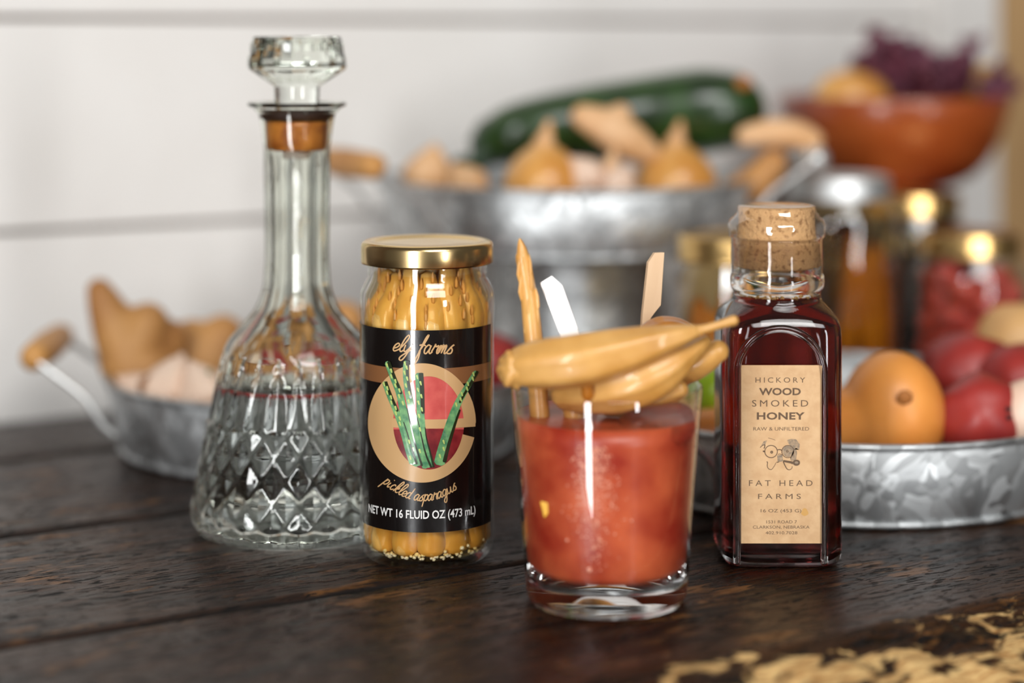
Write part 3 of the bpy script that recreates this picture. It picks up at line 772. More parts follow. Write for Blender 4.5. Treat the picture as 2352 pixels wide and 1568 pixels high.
# ------------------------------------------------------------ honey bottle
HD = .973; HC = np.array([.1286, HD, 0.0004])
hb = empty('honey_bottle', HC, 'square corked glass bottle of dark red honey with kraft paper label', 'bottle')
def sq(t, hw, rc):                            # rounded square radius at angle t, flat sides hw, chamfered corners
    c, s = abs(math.cos(t)), abs(math.sin(t))
    p = 5.5 if rc else 2.0
    return hw/((c**p+s**p)**(1/p))
def loft(rings, n, C, cap0=True, cap1=True):
    V = []
    for (hw, z, sqr) in rings:
        for i in range(n):
            t = 2*PI*i/n
            c, s = abs(math.cos(t)), abs(math.sin(t)); p = 2+4.0*sqr
            r = hw/((c**p+s**p)**(1/p)); V.append((C[0]+r*math.cos(t), C[1]+r*math.sin(t), C[2]+z))
    Fc = grid_faces(n, len(rings), True); m = len(rings)
    if cap0:
        V.append((C[0], C[1], C[2]+rings[0][1])); k = len(V)-1
        for i in range(n): Fc.append((k, (i+1) % n, i))
    if cap1:
        V.append((C[0], C[1], C[2]+rings[-1][1])); k = len(V)-1; k0 = (m-1)*n
        for i in range(n): Fc.append((k, k0+i, k0+(i+1) % n))
    return np.array(V), Fc
W = .0289
outer = [(W-.005, 0, 1), (W-.0022, .0008, 1), (W-.0006, .0030, 1), (W, .0065, 1), (W, .060, 1), (W, .1090, 1), (W-.0003, .1130, .95), (W-.0015, .1165, .8), (W-.0042, .1202, .45), (W-.0066, .1228, .12),
         (.0213, .1245, 0), (.0213, .1280, 0), (.0222, .1292, 0), (.0228, .1305, 0), (.0229, .1330, 0), (.0227, .1355, 0), (.0220, .1368, 0), (.0217, .140, 0), (.0217, .1530, 0), (.0218, .1540, 0)]
inn = [(.0190, .1540, 0), (.0188, .1370, 0), (.0186, .1245, 0), (W-.0100, .1215, .15), (W-.0062, .1180, .5), (W-.0042, .1130, .8), (W-.0036, .1070, 1), (W-.0034, .0100, 1), (W-.0050, .0066, 1), (W-.012, .0058, 1)]
v, f = loft(outer+inn, 96, HC); make('glass_body', v, f, M['bottle_glass'], parent=hb, recalc=True)
hon = [(W-.0118, .0056, 1), (W-.0048, .0064, 1), (W-.0032, .0100, 1), (W-.0034, .1070, 1), (W-.0040, .1130, .8), (W-.0060, .1180, .5), (W-.0098, .1215, .15), (.0187, .1240, 0), (.0188, .1262, 0)]
v, f = loft(hon, 96, HC); make('honey', v, f, M['honey'], parent=hb, recalc=True)
v, f = lathe([(.0180, .1392), (.01895, .1402), (.0193, .1535), (.0190, .1545), (.0184, .160), (.0185, .1675), (.0181, .1686), (.01, .1688)], 64, HC); make('cork', v, f, M['cork'], parent=hb)
v, f = lathe([(.0221, .1370), (.0221, .1535), (.0233, .1545), (.0235, .1600), (.0228, .1622), (.0205, .1640), (.0190, .1662), (.0187, .1690), (.0176, .1694), (.005, .1691)], 72, HC, cap0=False)
make('shrink_band', v, f, M['shrink'], parent=hb)
prt = []
for i in range(90):
    t = r3.uniform(-PI, 0); zz = .1262+abs(r3.gauss(0, .0009)); prt.append(ball((HC[0]+.0180*math.cos(t), HC[1]+.0180*math.sin(t), zz), r3.uniform(.0003, .0009), 6, 4))
v, f = join(prt); make('foam', v, f, simple('honey_foam', rgb(190, 150, 90), .3), parent=hb)
YF = HC[1]-W-.00015                            # front face
FS = YF/F
def hp(x, y, off=0.0): return ((x-1176)*FS, YF-off, H-(y-82)*FS)
n = 24
arch = [(1692, y) for y in np.linspace(1290, 862, 14)]+[(1792-100*math.cos(t), 858-104*math.sin(t)) for t in np.linspace(.08, PI-.08, 26)]+[(1893, y) for y in np.linspace(862, 1290, 14)]
path = [np.array(hp(x, y, .0007)) for x, y in arch]
v, f = tube(path, .0018, 12, flat=1.0, up=(0, 1, 0)); make('arch_moulding', v, f, M['bottle_glass'], parent=hb, recalc=True)
x0, _, z1 = hp(1702, 838); x1, _, z0_ = hp(1889, 1247)
v, f = box(((x0+x1)/2, YF-.00035, (z0_+z1)/2), (x1-x0, .0003, z1-z0_))
hl = make('label', v, f, M['kraft'], parent=hb, smooth=False)
def htext(s, xa, xb, ya, yb, bold, mat='kraft_ink', name='lettering', space=1.0):
    V2, Fc = text_geo(s, 1.0, bold, space); pts = fit(V2, xa, xb, ya, yb)
    make(name, [hp(x, y, .00055) for x, y in pts], Fc, M[mat], parent=hl, smooth=False)
htext('HICKORY', 1735, 1849, 866, 878, .0, space=1.45)
htext('WOOD', 1743, 1839, 890, 907, .03, space=1.0)
htext('SMOKED', 1727, 1856, 918, 933, .0, space=1.4)
htext('HONEY', 1738, 1848, 946, 963, .03, space=1.05)
htext('RAW & UNFILTERED', 1730, 1858, 980, 988, .0)
htext('FAT HEAD', 1720, 1866, 1102, 1115, .0, space=1.5)
htext('FARMS', 1741, 1839, 1133, 1145, .0, space=1.5)
htext('16 OZ (453 G)', 1747, 1840, 1168, 1178, .0)
htext('1531 ROAD 7', 1760, 1830, 1194, 1201, .0)
htext('CLARKSON, NEBRASKA', 1729, 1859, 1206, 1214, .0)
htext('402.910.7028', 1758, 1831, 1219, 1226, .0)
# dog-with-glasses emblem; ex, ey in the 1853 x 1568 close-up of [1730, 990, 1860, 1100]
E = lambda p: (1730+p[0]/14.25, 990+p[1]/14.25)
def ecirc(cx, cy, rx, ry, n=26, t0=0, t1=2*PI): return [(cx+rx*math.cos(t), cy+ry*math.sin(t)) for t in np.linspace(t0, t1, n)]
em = [(ecirc(580, 655, 205, 200), 26, 26), (ecirc(1130, 655, 200, 200), 22, 22), ([(790, 600), (870, 590), (935, 620)], 30, 30), ([(310, 640), (375, 660)], 50, 40),
      ([(740, 1020), (690, 1120), (620, 1220), (570, 1245), (490, 1210), (455, 1120), (465, 1010), (430, 990)], 14, 26),
      ([(975, 980), (1040, 1120), (1110, 1230), (1190, 1250), (1260, 1200), (1270, 1130)], 34, 14),
      ([(760, 1010), (800, 1000), (850, 990)], 36, 30), ([(800, 750), (870, 735), (950, 770)], 18, 18), (ecirc(600, 675, 30, 30, 10), 34, 34), (ecirc(1110, 650, 32, 26, 10), 24, 24),
      ([(220, 530), (290, 460), (350, 440), (380, 450), (350, 560)], 20, 34), ([(480, 210), (600, 240), (720, 285)], 12, 10), ([(975, 960), (1100, 985), (1240, 1010), (1300, 1040)], 60, 90)]
dark = ribbons_px([([E(p) for p in pts], a_/14.25, b_/14.25) for pts, a_, b_ in em], None, None, mapper=lambda p: hp(p[0], p[1], .00062))
make('dog_emblem', *dark, M['kraft_ink'], parent=hl, smooth=False)
def fan(pts, off): 
    c = np.mean(np.array(pts), 0); V = [hp(*E(c), off)]+[hp(*E(p), off) for p in pts]; m_ = len(pts)
    return V, [(0, 1+i, 1+(i+1) % m_) for i in range(m_)]
soft = join([fan([(1100, 280), (1250, 240), (1400, 260), (1520, 420), (1500, 600), (1400, 540), (1430, 700), (1400, 920), (1250, 960), (1200, 900), (1280, 800), (1330, 650), (1260, 520), (1150, 400)], .00058),
             fan(ecirc(1140, 640, 190, 190, 22), .00057), fan([(780, 770), (950, 770), (970, 960), (900, 990), (790, 960)], .00059), fan([(270, 430), (340, 320), (450, 290), (400, 400), (380, 460), (300, 450)], .00058),
             fan(ecirc(1400, 1020, 120, 100, 18), .00059)])
make('dog_emblem_shading', *soft, M['kraft_ink_soft'], parent=hl, smooth=False)
v, f = fan(ecirc(1110, 760, 0, 0, 3), .0006)
make('pipe_bowl', *ribbons_px([([E(p) for p in ecirc(1410, 1020, 90, 70, 18)], 4, 4)], None, None, mapper=lambda p: hp(p[0], p[1], .00063)), M['kraft_ink'], parent=hl, smooth=False)
sx_, sz_ = 1848, 1175
make('oil_spot', [hp(sx_+8*math.cos(t)*(1+.2*math.sin(3*t)), sz_+9*math.sin(t), .00056) for t in np.linspace(0, 2*PI, 16)[:-1]], [tuple(range(15))], simple('oil_spot', rgb(196, 150, 84), .5), parent=hl, smooth=False)

# ------------------------------------------------------------ drink
GD = .894; GC = np.array([(1393-1176)/F*GD, GD, .0004])
gl = empty('tumbler', GC, 'heavy-bottomed clear glass tumbler full of red tomato drink with pickle garnishes', 'glass')
def gr(z): return .0356+(.0429-.0356)*z/.096
gp = [(.0300, .0012), (.0325, 0), (.0345, .0008), (.0356, .0035)]+[(gr(z), z) for z in (.006, .010, .0145, .03, .05, .07, .085)]+[(gr(.0952), .0952), (gr(.096)-.0004, .0962), (gr(.096)-.0013, .0962), (gr(.095)-.0019, .0950)]
gi = [(gr(z)-.0020, z) for z in (.085, .06, .04, .025, .0185)]+[(.0325, .0155), (.0290, .0143), (.018, .0137), (.006, .0136)]
v, f = lathe(gp+gi, 96, GC)
midx = []
npz = [q[1] for q in gp+gi]
for q in f:
    zc = np.mean([v[i][2]-GC[2] for i in q]); rc = np.mean([math.hypot(v[i][0]-GC[0], v[i][1]-GC[1]) for i in q])
    midx.append(1 if zc < .0142 else 0)
make('glass_body', v, f, None, parent=gl, mats=[M['thin'], real_glass('thick_base_glass', (1, 1, 1, 1), 1.5)], midx=midx, recalc=True)
LV = .0825
dp = [(.006, .0132), (.018, .0133), (.0290, .0139), (.0327, .0152), (gr(.0185)-.0016, .0185)]+[(gr(z)-.0016, z) for z in (.03, .045, .06, .075)]+[(gr(LV)-.0016, LV+.0006), (gr(LV)-.0032, LV), (.02, LV), (.008, LV)]
v, f = lathe(dp, 80, GC); make('tomato_drink', v, f, M['drink'], parent=gl)
prt = []; r4 = random.Random(5)
for i in range(700):
    zz = .076-abs(r4.gauss(0, .021)); 
    if zz < .018: continue
    sp = .07+.10*max(0, 1-abs(zz-.048)/.03)
    t = -PI/2-.19+r4.gauss(0, sp); R = gr(zz)-.0014; s = abs(r4.gauss(0, .00020))+.00020
    prt.append(ball((GC[0]+R*math.cos(t), GC[1]+R*math.sin(t), GC[2]+zz), s, 8, 6))
for (px_, py_, s) in ((1377, 1240, .0009), (1363, 1259, .0009), (1352, 1310, .0012)):
    t, zz = ray_cyl(px_, py_, GC, gr(.04)-.0014); R = gr(zz)-.0014; prt.append(ball((GC[0]+R*math.cos(t), GC[1]+R*math.sin(t), zz), s, 8, 6))
v, f = join(prt); o = make('bubbles', v, f, M['bubble'], parent=gl); o['kind'] = 'stuff'
t, zz = ray_cyl(1258, 1168, GC, gr(.04)-.0016); R = gr(.04)-.0015
p0 = np.array([GC[0]+R*math.cos(t), GC[1]+R*math.sin(t), zz]); 
V = [p0+np.array([-.0028, .0006, .0033]), p0+np.array([.0034, -.0004, .0022]), p0+np.array([-.0016, .0006, -.0042]), p0+np.array([0, .004, 0])]
for q_ in V: q_[1] -= .0009
V[0] += np.array([-.0008, -.0002, .0006]); V[2] += np.array([0, 0, -.0006])
finish(bevel(make('lemon_bit', V, [(0, 1, 2), (0, 3, 1), (1, 3, 2), (2, 3, 0)], M['lemon'], smooth=False), .0006), 'small yellow lemon bit pressed against the front of the tumbler', 'lemon')
def ice(c, r, rot, label):
    v, f = ball(c, r, 28, 18, .10, 2.2, shape=lambda p: [math.copysign(abs(q)**.62, q) for q in p], seed=r[0]*999, rot=rotm(*rot))
    finish(make('ice_cube', v, f, M['ice']), label, 'ice cube', 'ice cubes in the tomato drink')
ice(P(1508, 978, .875), (.0165, .011, .0090), ((0, 1, 0), -.15), 'large rounded ice cube floating at the right in the tomato drink')
ice(P(1345, 978, .905), (.010, .010, .0075), ((0, 0, 1), .5), 'small ice cube floating at the middle back of the tomato drink')

def tapered(name, pts, radii, mat, label, cat, n=24, mod=None, flat=1.0, group=None, extra=None, k=5):
    v, f = tube(smooth_path(pts, k), radii, n, mod=mod, flat=flat)
    o = make(name, v, f, mat); finish(o, label, cat, group)
    return o
ridge = lambda ph, amp=.07, m_=5: (lambda a, t: 1+amp*math.cos(m_*a+ph+2.2*t)+.03*math.sin(11*t+a*2))
pp1 = tapered('pickled_pepper', [P(1178, 846, .874), P(1235, 838, .868), P(1330, 828, .862), P(1430, 806, .862), P(1520, 782, .862), P(1590, 763, .864)],
        [.0072, .0098, .0108, .0108, .0100, .0082, .0055, .0032], M['pepper'], 'long yellow pickled pepper lying across the top of the tumbler, stem to the right', 'pepper', mod=ridge(1.0, .075, 6))
v, f = tube(smooth_path([P(1585, 764, .864), P(1640, 749, .866), P(1684, 736, .868)], 5), [.0033, .0019, .0019, .0024], 12); make('stem', v, f, M['pepper'], parent=pp1)
v, f = ball(P(1180, 846, .869), (.0060, .0065, .0078), 24, 16, .35, 3.0, seed=2); make('blossom_end', v, f, M['pepper'], parent=pp1)
pp2 = tapered('pickled_pepper', [P(1300, 905, .885), P(1360, 895, .880), P(1440, 880, .872), P(1520, 850, .870), P(1580, 815, .872), P(1622, 782, .876)],
        [.0065, .0098, .0112, .0110, .0080, .0040, .0022], M['pepper'], 'ridged yellow pickled pepper tucked under the long one, half inside the tumbler', 'pepper', mod=ridge(.2, .10, 7))
pp3 = tapered('pickled_pepper', [P(1520, 868, .893), P(1570, 845, .890), P(1615, 822, .887), P(1648, 806, .885)],
        [.0060, .0070, .0074, .0068, .0050], M['pepper'], 'short rounded yellow pickled pepper over the right rim of the tumbler', 'pepper', mod=ridge(.9, .04))
pp4 = tapered('pickled_pepper', [P(1475, 790, .905), P(1500, 768, .908), P(1545, 760, .908), P(1600, 775, .906)],
        [.0030, .0058, .0066, .0060, .0040], M['pepper_dark'], 'brown curled pickled pepper behind the long yellow one', 'pepper', mod=ridge(2, .12, 4))
pp5 = tapered('pickled_pepper', [P(1560, 895, .880), P(1480, 915, .884), P(1400, 925, .888)],
        [.0040, .0062, .0070, .0060], M['pepper'], 'lowest yellow pickled pepper inside the rim, just above the red liquid', 'pepper', mod=ridge(2, .08, 6))
# asparagus garnish
a1p = smooth_path([P(1242, 985, .890), P(1236, 900, .893), P(1226, 790, .897), P(1217, 700, .899), P(1207, 630, .900), P(1200, 590, .900)], 6)
v, f = tube(a1p, [.0045, .0044, .0043, .0041, .0037, .0034, .0032], 18)
sp1 = make('asparagus_garnish', v, f, M['spear']); finish(sp1, 'yellow pickled asparagus spear with pointed tip standing up from the drink', 'asparagus')
v, f = tube(smooth_path([P(1201, 598, .900), P(1199, 576, .900), P(1194, 550, .900)], 5), [.0033, .0029, .0020, .0006], 16); make('tip', v, f, M['spear'], parent=sp1)
for q, (py_, sd) in enumerate(((622, .8), (628, -1), (655, .6), (668, -1), (700, 1), (712, -.3), (735, .8), (758, -.9), (775, .2))):
    cxp = np.interp(py_, [590, 630, 700, 790], [1200, 1207, 1217, 1226]); R = .0036 if py_ < 660 else .0042
    c = P(cxp, py_, .900); dx = sd*.75; dvec = np.array([dx, -math.sqrt(max(0, 1-dx*dx)), 0])
    base = c+dvec*R*.86
    v, f = tube([base+np.array([0, 0, -.0032]), base+dvec*.0003, base+dvec*.0002+np.array([0, 0, .0045]), base+np.array([0, 0, .0075])], [.0010, .0019, .0014, .0003], 10, flat=.45, up=tuple(np.cross(dvec, (0, 0, 1))))
    make('bract', v, f, M['spear'], parent=sp1)
sp2 = tapered('asparagus_garnish', [P(1303, 862, .893), P(1312, 900, .892), P(1322, 955, .890)], [.0048, .0052, .0052], M['spear'], 'cut yellow asparagus stub leaning inside the tumbler beside the ice', 'asparagus')
sp3 = tapered('asparagus_garnish', [P(1346, 862, .866), P(1350, 905, .868)], [.0026, .0028], M['pepper_dark'], 'thin brown asparagus end hanging below the long pepper', 'asparagus')
# paddle picks
def pick(head, thin, w, th, mat, label, nrm):
    h = [np.array(p) for p in head]; nrm = np.array(nrm, float); nrm /= np.linalg.norm(nrm)
    V = [p+nrm*th/2 for p in h]+[p-nrm*th/2 for p in h]; m_ = len(h)
    Fc = [tuple(range(m_)), tuple(range(2*m_-1, m_-1, -1))]+[(i, (i+1) % m_, m_+(i+1) % m_, m_+i)[::-1] for i in range(m_)]
    o = make('bamboo_pick', V, Fc, mat, smooth=False, recalc=True); bevel(o, .0002)
    finish(o, label, 'cocktail pick')
    v, f = tube([thin[0], thin[1]], [.0011, .0009], 10); make('shaft', v, f, mat, parent=o)
def hd(px_, py_, D, tilt=0.0, y0=0): 
    p = P(px_, py_, D); q0 = P(1295, 720, D); p[1] += (-.205*(p[0]-q0[0])+.088*(p[2]-q0[2]))/.975; return p
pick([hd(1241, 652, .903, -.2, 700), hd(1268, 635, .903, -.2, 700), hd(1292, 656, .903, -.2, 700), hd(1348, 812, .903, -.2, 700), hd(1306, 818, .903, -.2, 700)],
     (hd(1326, 812, .903, -.2, 700), P(1375, 960, .902)), .009, .0016, M['stick_glare'], 'flat bamboo pick leaning left, white glare put into its colour', (-.17, -1, .2))
pick([P(1487, 602, .921), P(1502, 580, .921), P(1524, 579, .921), P(1516, 700, .920), P(1503, 716, .920), P(1494, 728, .920), P(1486, 745, .920), P(1484, 800, .919), P(1469, 800, .919), P(1474, 720, .920)],
     (P(1478, 795, .919), P(1462, 965, .912)), .009, .0024, M['stick'], 'tan flat bamboo pick with notched head standing right of the white one', (.33, -1, 0))

# ------------------------------------------------------------ galvanized trays
def tray(c, rx, ry, label, hang=None, two=True, extra=None):
    c = np.array(c, float); t_ = empty('metal_tray', c, label, 'tray', 'round galvanized trays')
    hgt = .044
    def el(prof, n=72):
        V = []
        for (r, z) in prof:
            for i in range(n):
                a = 2*PI*i/n; V.append((c[0]+r*rx*math.cos(a), c[1]+r*ry*math.sin(a), c[2]+z))
        return V, n
    prof = [(.02, .0030), (.90, .0030), (.925, .0050), (1.0, hgt-.001), (1.008, hgt), (1.018, hgt-.001), (.945, .004), (.935, .001), (.90, .0002), (.02, .0002)]
    V, n_ = el(prof); Fc = grid_faces(n_, len(prof), True)
    k = (len(prof)-1)*n_; Fc.append(tuple(range(n_-1, -1, -1))); Fc.append(tuple(k+i for i in range(n_)))
    make('pan', V, Fc, M['tin'], parent=t_, recalc=True)
    for nm, rr, zz, rad in (('rolled_rim', 1.016, hgt, .0019), ('base_bead', .942, .0022, .0019)):
        ring = [(c[0]+rr*rx*math.cos(a), c[1]+rr*ry*math.sin(a), c[2]+zz) for a in np.linspace(0, 2*PI, 73)]
        v, f = tube(ring, rad, 8, roundcap=False); make(nm, v, f, M['tin'], parent=t_)
    if hang is not None:
        for h in ((hang, hang+PI) if two else (hang,))+((extra,) if extra is not None else ()):
            d = np.array([math.cos(h), math.sin(h), 0]); s = np.array([-d[1], d[0], 0]); e = lambda r, w, z: c+np.array([d[0]*r*rx, d[1]*r*ry, 0])+s*w+np.array([0, 0, z])
            for sg in (1,):
                pth = smooth_path([e(.93, .045, .014), e(.99, .047, .022), e(1.06, .047, .036), e(1.20, .046, .050), e(1.31, .044, .060)], 5)
                pth2 = smooth_path([e(1.31, -.044, .060), e(1.20, -.046, .050), e(1.06, -.047, .036), e(.99, -.047, .022), e(.93, -.045, .014)], 5)
                v, f = tube(pth+pth2, .0022, 10)
                hn = make('handle', v, f, M['wire'], parent=t_)
                v, f = tube([e(1.31, -.040, .060), e(1.31, 0, .060), e(1.31, .040, .060)], [.0085, .0098, .0085], 20); make('grip', v, f, M['wire'] if h == extra else M['grip'], parent=hn)
    return t_
tray((-.120, 1.240, .0004), .1270, .1270, 'dark shaded round metal tray of ginger and garlic at the left', PI+.03, False)
tray((.0375, 1.375, .1100), .1270, .1270, 'raised round metal tray holding zucchini and onions at the back', PI+.52, False, -.05)
tray((.190, 1.157, .0004), .1400, .1460, 'bright round metal tray of squash and red potatoes at the right', math.radians(37))
# riser of the raised tray
RC = np.array([.045, 1.372, .0006])
rs = empty('tray_riser', RC, 'grey galvanized ribbed pail turned over under the raised tray', 'pail')
v, f = lathe([(.0660, 0), (.0680, .0010), (.0680, .0025), (.0665, .004), (.054, .098), (.0545, .1010), (.053, .1035), (.030, .1038), (.028, .1050), (.026, .1090)], 64, RC, mod=lambda t, r, z: r+(.0007*math.sin(16*t) if .004 < z < .099 else 0))
make('shell', v, f, M['tin'], parent=rs)
for zz in (.0012, .030, .075):
    v, f = tube([(RC[0]+(.0670-.133*zz+.0006)*math.cos(a), RC[1]+(.0670-.133*zz+.0006)*math.sin(a), RC[2]+zz+.0015) for a in np.linspace(0, 2*PI, 65)], .0014, 8, roundcap=False); make('band', v, f, M['tin'], parent=rs)

# ------------------------------------------------------------ vegetables
def lumps(name, parts, mat, vox, label, cat, group=None, loc=None):
    v, f = join(parts); o = make(name, v, f, mat, loc=loc); remesh(o, vox); finish(o, label, cat, group); return o
# left tray: ginger, garlic, mushroom, potatoes
Dg = 1.235
lumps('ginger_root', [tube(smooth_path([P(328, 868, Dg), P(290, 800, Dg), P(255, 730, Dg), P(228, 668, Dg)], 4), [.021, .0185, .0135, .0085], 16),
                      tube([P(300, 830, Dg), P(330, 770, Dg), P(338, 745, Dg)], [.020, .017, .014], 16),
                      tube([P(345, 850, Dg), P(380, 800, Dg+.01), P(388, 780, Dg+.01)], [.019, .014, .013], 16)],
      M['ginger'], .0028, 'big tan ginger root standing up at the left end of the left tray', 'ginger')
lumps('ginger_root', [tube([P(425, 870, Dg+.035), P(432, 800, Dg+.035), P(440, 782, Dg+.035)], [.022, .017, .014], 16), tube([P(480, 855, Dg+.04), P(500, 800, Dg+.04), P(510, 775, Dg+.04)], [.021, .019, .015], 16)],
      M['ginger'], .0028, 'tan ginger root with short knobs, right of the tallest ginger', 'ginger')
lumps('ginger_root', [tube(smooth_path([P(570, 850, Dg+.05), P(620, 800, Dg+.05), P(700, 770, Dg+.05), P(790, 740, Dg+.05)], 4), [.022, .022, .020, .014], 16)],
      M['ginger'], .0028, 'tan ginger root seen through the shoulder of the decanter', 'ginger')
gar = 'garlic bulbs at the front of the left tray'
def garlic(px_, py_, D, r, label, mat=None, name='garlic_bulb', cat='garlic', group=gar, zmin=None, tilt=(0, 1, 0), ang=0.0):
    c = P(px_, py_, D)
    sh = lambda p: [p[0]*(1-.35*max(0, p[2])**2), p[1]*(1-.35*max(0, p[2])**2), p[2]*(1+.25*max(0, p[2])**3)]
    Rm = rotm(tilt, ang)
    V = []
    v, f = ball(c, r, 32, 20, 0, shape=lambda p: sh([p[0]*(1+.05*math.cos(8*math.atan2(p[1], p[0]))), p[1]*(1+.05*math.cos(8*math.atan2(p[1], p[0]))), p[2]]), rot=Rm)
    o = make(name, v, f, mat or M['garlic']); finish(o, label, cat, group)
    top = c+Rm @ np.array([0, 0, r*1.05]); v, f = tube([top, top+Rm @ np.array([0, 0, r*.18])], [r*.20, r*.12], 10); make('neck', v, f, mat or M['garlic'], parent=o)
    return o
garlic(392, 898, 1.175, .0175, 'pale garlic bulb at the front left of the left tray', ang=.3)
garlic(470, 908, 1.165, .0165, 'pinkish garlic bulb beside the decanter in the left tray', ang=-.4)
garlic(320, 905, 1.19, .0130, 'small garlic bulb below the tallest ginger root', ang=-.9)
garlic(560, 905, 1.165, .0165, 'garlic bulb behind the left half of the decanter', ang=.8)
c = P(352, 878, 1.172); v, f = ball(c+np.array([0, 0, -.002]), (.009, .009, .007), 20, 12); mo = make('mushroom', v, f, M['mushroom']); finish(mo, 'small brown mushroom between the ginger and the garlic', 'mushroom')
v, f = tube([c+np.array([0, 0, -.004]), c+np.array([.001, 0, -.018])], [.004, .0045], 12); make('stem', v, f, M['garlic'], parent=mo)
V = [P(468+24*s+4*math.sin(s*5), 862-6*math.sin(s*PI)+w*9*math.sin(PI*min(1, s+.08)), 1.158) for s in np.linspace(0, 1, 9) for w in (-1, 0, 1)]
Fc = [(3*i+j, 3*i+j+1, 3*i+j+4, 3*i+j+3) for i in range(8) for j in range(2)]
o = make('green_leaf', V, Fc, M['leaf']); finish(o, 'small green leaf lying on the garlic next to the decanter', 'leaf'); so = o.modifiers.new('thick', 'SOLIDIFY'); so.thickness = .0004
def potato(px_, py_, D, r, label, mat, seed=0, eyes=(), name='red_potato', cat='potato', group='red potatoes', rot=None):
    c = P(px_, py_, D); v, f = ball(c, r, 32, 20, .10, 1.6, seed=seed, rot=rot); o = make(name, v, f, mat); finish(o, label, cat, group)
    rr = np.mean(r) if not np.isscalar(r) else r
    for (dx, dz) in eyes:
        d = np.array([dx, -math.sqrt(max(0, 1-dx*dx-dz*dz)), dz]); v, f = ball(c+d*rr*.97, (rr*.07, rr*.04, rr*.06), 8, 6); make('eye', v, f, M['eye'], parent=o)
    return o
potato(650, 895, 1.165, (.021, .019, .018), 'red potato behind the middle of the decanter', M['potato'], 1)
potato(760, 892, 1.17, (.022, .019, .019), 'red potato behind the right half of the decanter', M['potato'], 2)
potato(855, 880, 1.18, (.021, .020, .020), 'red potato hidden behind the left side of the asparagus jar', M['potato'], 3)
potato(1010, 880, 1.19, (.025, .022, .020), 'red potato hidden behind the right side of the asparagus jar', M['potato'], 4)
potato(1118, 842, 1.215, (.024, .022, .021), 'red potato seen between the asparagus jar and the tumbler', M['potato'], 5)
# right tray
sc_ = P(2052, 935, 1.065)
sq_o = lumps('butternut_squash', [ball(sc_+np.array([0, .002, -.004]), (.0280, .0280, .0335), 32, 20), tube(smooth_path([sc_+np.array([-.01, 0, -.006]), sc_+np.array([-.045, .008, -.013]), sc_+np.array([-.100, .022, -.020])], 5), [.0215, .0175, .0155, .0150], 20)],
      M['squash'], .0022, 'orange butternut squash lying at the front of the right tray', 'squash', loc=tuple(sc_-np.array([0, 0, .036])))
v, f = ball(P(2078, 912, 1.0395), (.0040, .0016, .0036), 12, 8, .4, 3); make('blossom_scar', v, f, M['scar'], parent=sq_o)
potato(2225, 858, 1.150, (.0275, .025, .0235), 'dark red potato on the heap, behind the squash', M['potato'], 6, ((.1, .1),))
potato(2252, 962, 1.066, (.0240, .022, .0240), 'red potato at the front of the right tray with dark specks', M['potato'], 7, ((.45, .38), (.45, .20), (-.5, -.4)))
potato(2352, 880, 1.125, (.0250, .023, .0230), 'red potato at the right edge above the pale one', M['potato'], 8)
potato(2380, 965, 1.062, (.0225, .017, .0235), 'pale cream potato at the right edge of the right tray', M['garlic'], 9, name='cream_potato', group=None)
potato(2350, 800, 1.215, (.0290, .024, .0280), 'large tan potato in front of the red jar at the right edge', M['tan_potato'], 10, name='tan_potato', group=None)
potato(2150, 1000, 1.120, (.024, .022, .020), 'red potato low in the tray between squash and front potato', M['potato'], 11)
c = P(1640, 905, 1.110); v, f = ball(c, (.0150, .0150, .0170), 32, 20, shape=lambda p: [p[0]*(1+.08*math.cos(4*math.atan2(p[1], p[0]))), p[1]*(1+.08*math.cos(4*math.atan2(p[1], p[0]))), p[2]])
o = make('green_pepper', v, f, M['lime']); finish(o, 'bright lime green pepper glimpsed between the tumbler and the honey bottle', 'pepper')
v, f = tube([c+np.array([0, 0, .015]), c+np.array([.002, 0, .023])], [.0022, .0026], 8); make('stem', v, f, M['leaf'], parent=o)
potato(1580, 960, 1.12, (.022, .02, .018), 'tan potato in the right tray behind the rim of the tumbler', M['tan_potato'], 14, name='tan_potato', group=None)

# raised tray
def onion(px_, py_, D, rx, rz, label):
    c = P(px_, py_, D)
    v, f = ball(c, (rx, rx, rz), 36, 24, shape=lambda p: [p[0]*(1-.45*max(0, p[2])**4), p[1]*(1-.45*max(0, p[2])**4), p[2]])
    o = make('yellow_onion', v, f, M['onion']); finish(o, label, 'onion', 'yellow onions in the raised tray')
    t = c+np.array([0, 0, rz*.93]); v, f = tube([t, t+np.array([.002, 0, .008]), t+np.array([.003, 0, .014])], [.0075, .004, .002], 12); make('neck', v, f, M['pale_ginger'], parent=o)
onion(1250, 438, 1.300, .0270, .0325, 'round yellow onion at the left front of the raised tray')
onion(1552, 440, 1.328, .0280, .0340, 'yellow onion with pointed neck at the right front of the raised tray')
onion(1400, 470, 1.300, .0150, .0230, 'small yellow onion low between the two front onions')
zu = smooth_path([P(1140, 322, 1.375), P(1200, 306, 1.375), P(1320, 290, 1.38), P(1480, 270, 1.385), P(1600, 256, 1.385), P(1670, 252, 1.385)], 6)
v, f = tube(zu, [.0175, .0215, .0250, .0275, .0292, .0300, .0272], 32, mod=lambda a, t: 1+.015*math.cos(5*a)); zo = make('zucchini', v, f, M['zucchini']); finish(zo, 'large dark green zucchini lying across the raised tray', 'zucchini')
v, f = tube(smooth_path([P(1118, 342, 1.37), P(1095, 372, 1.365), P(1060, 380, 1.36)], 5), [.0135, .0080, .0062, .0070], 16, mod=lambda a, t: 1+.12*math.cos(5*a)); make('stem', v, f, M['zucchini_stem'], parent=zo)
v, f = ball(P(1708, 190, 1.362), (.006, .004, .005), 10, 8); make('blossom_scar', v, f, M['scar'], parent=zo)
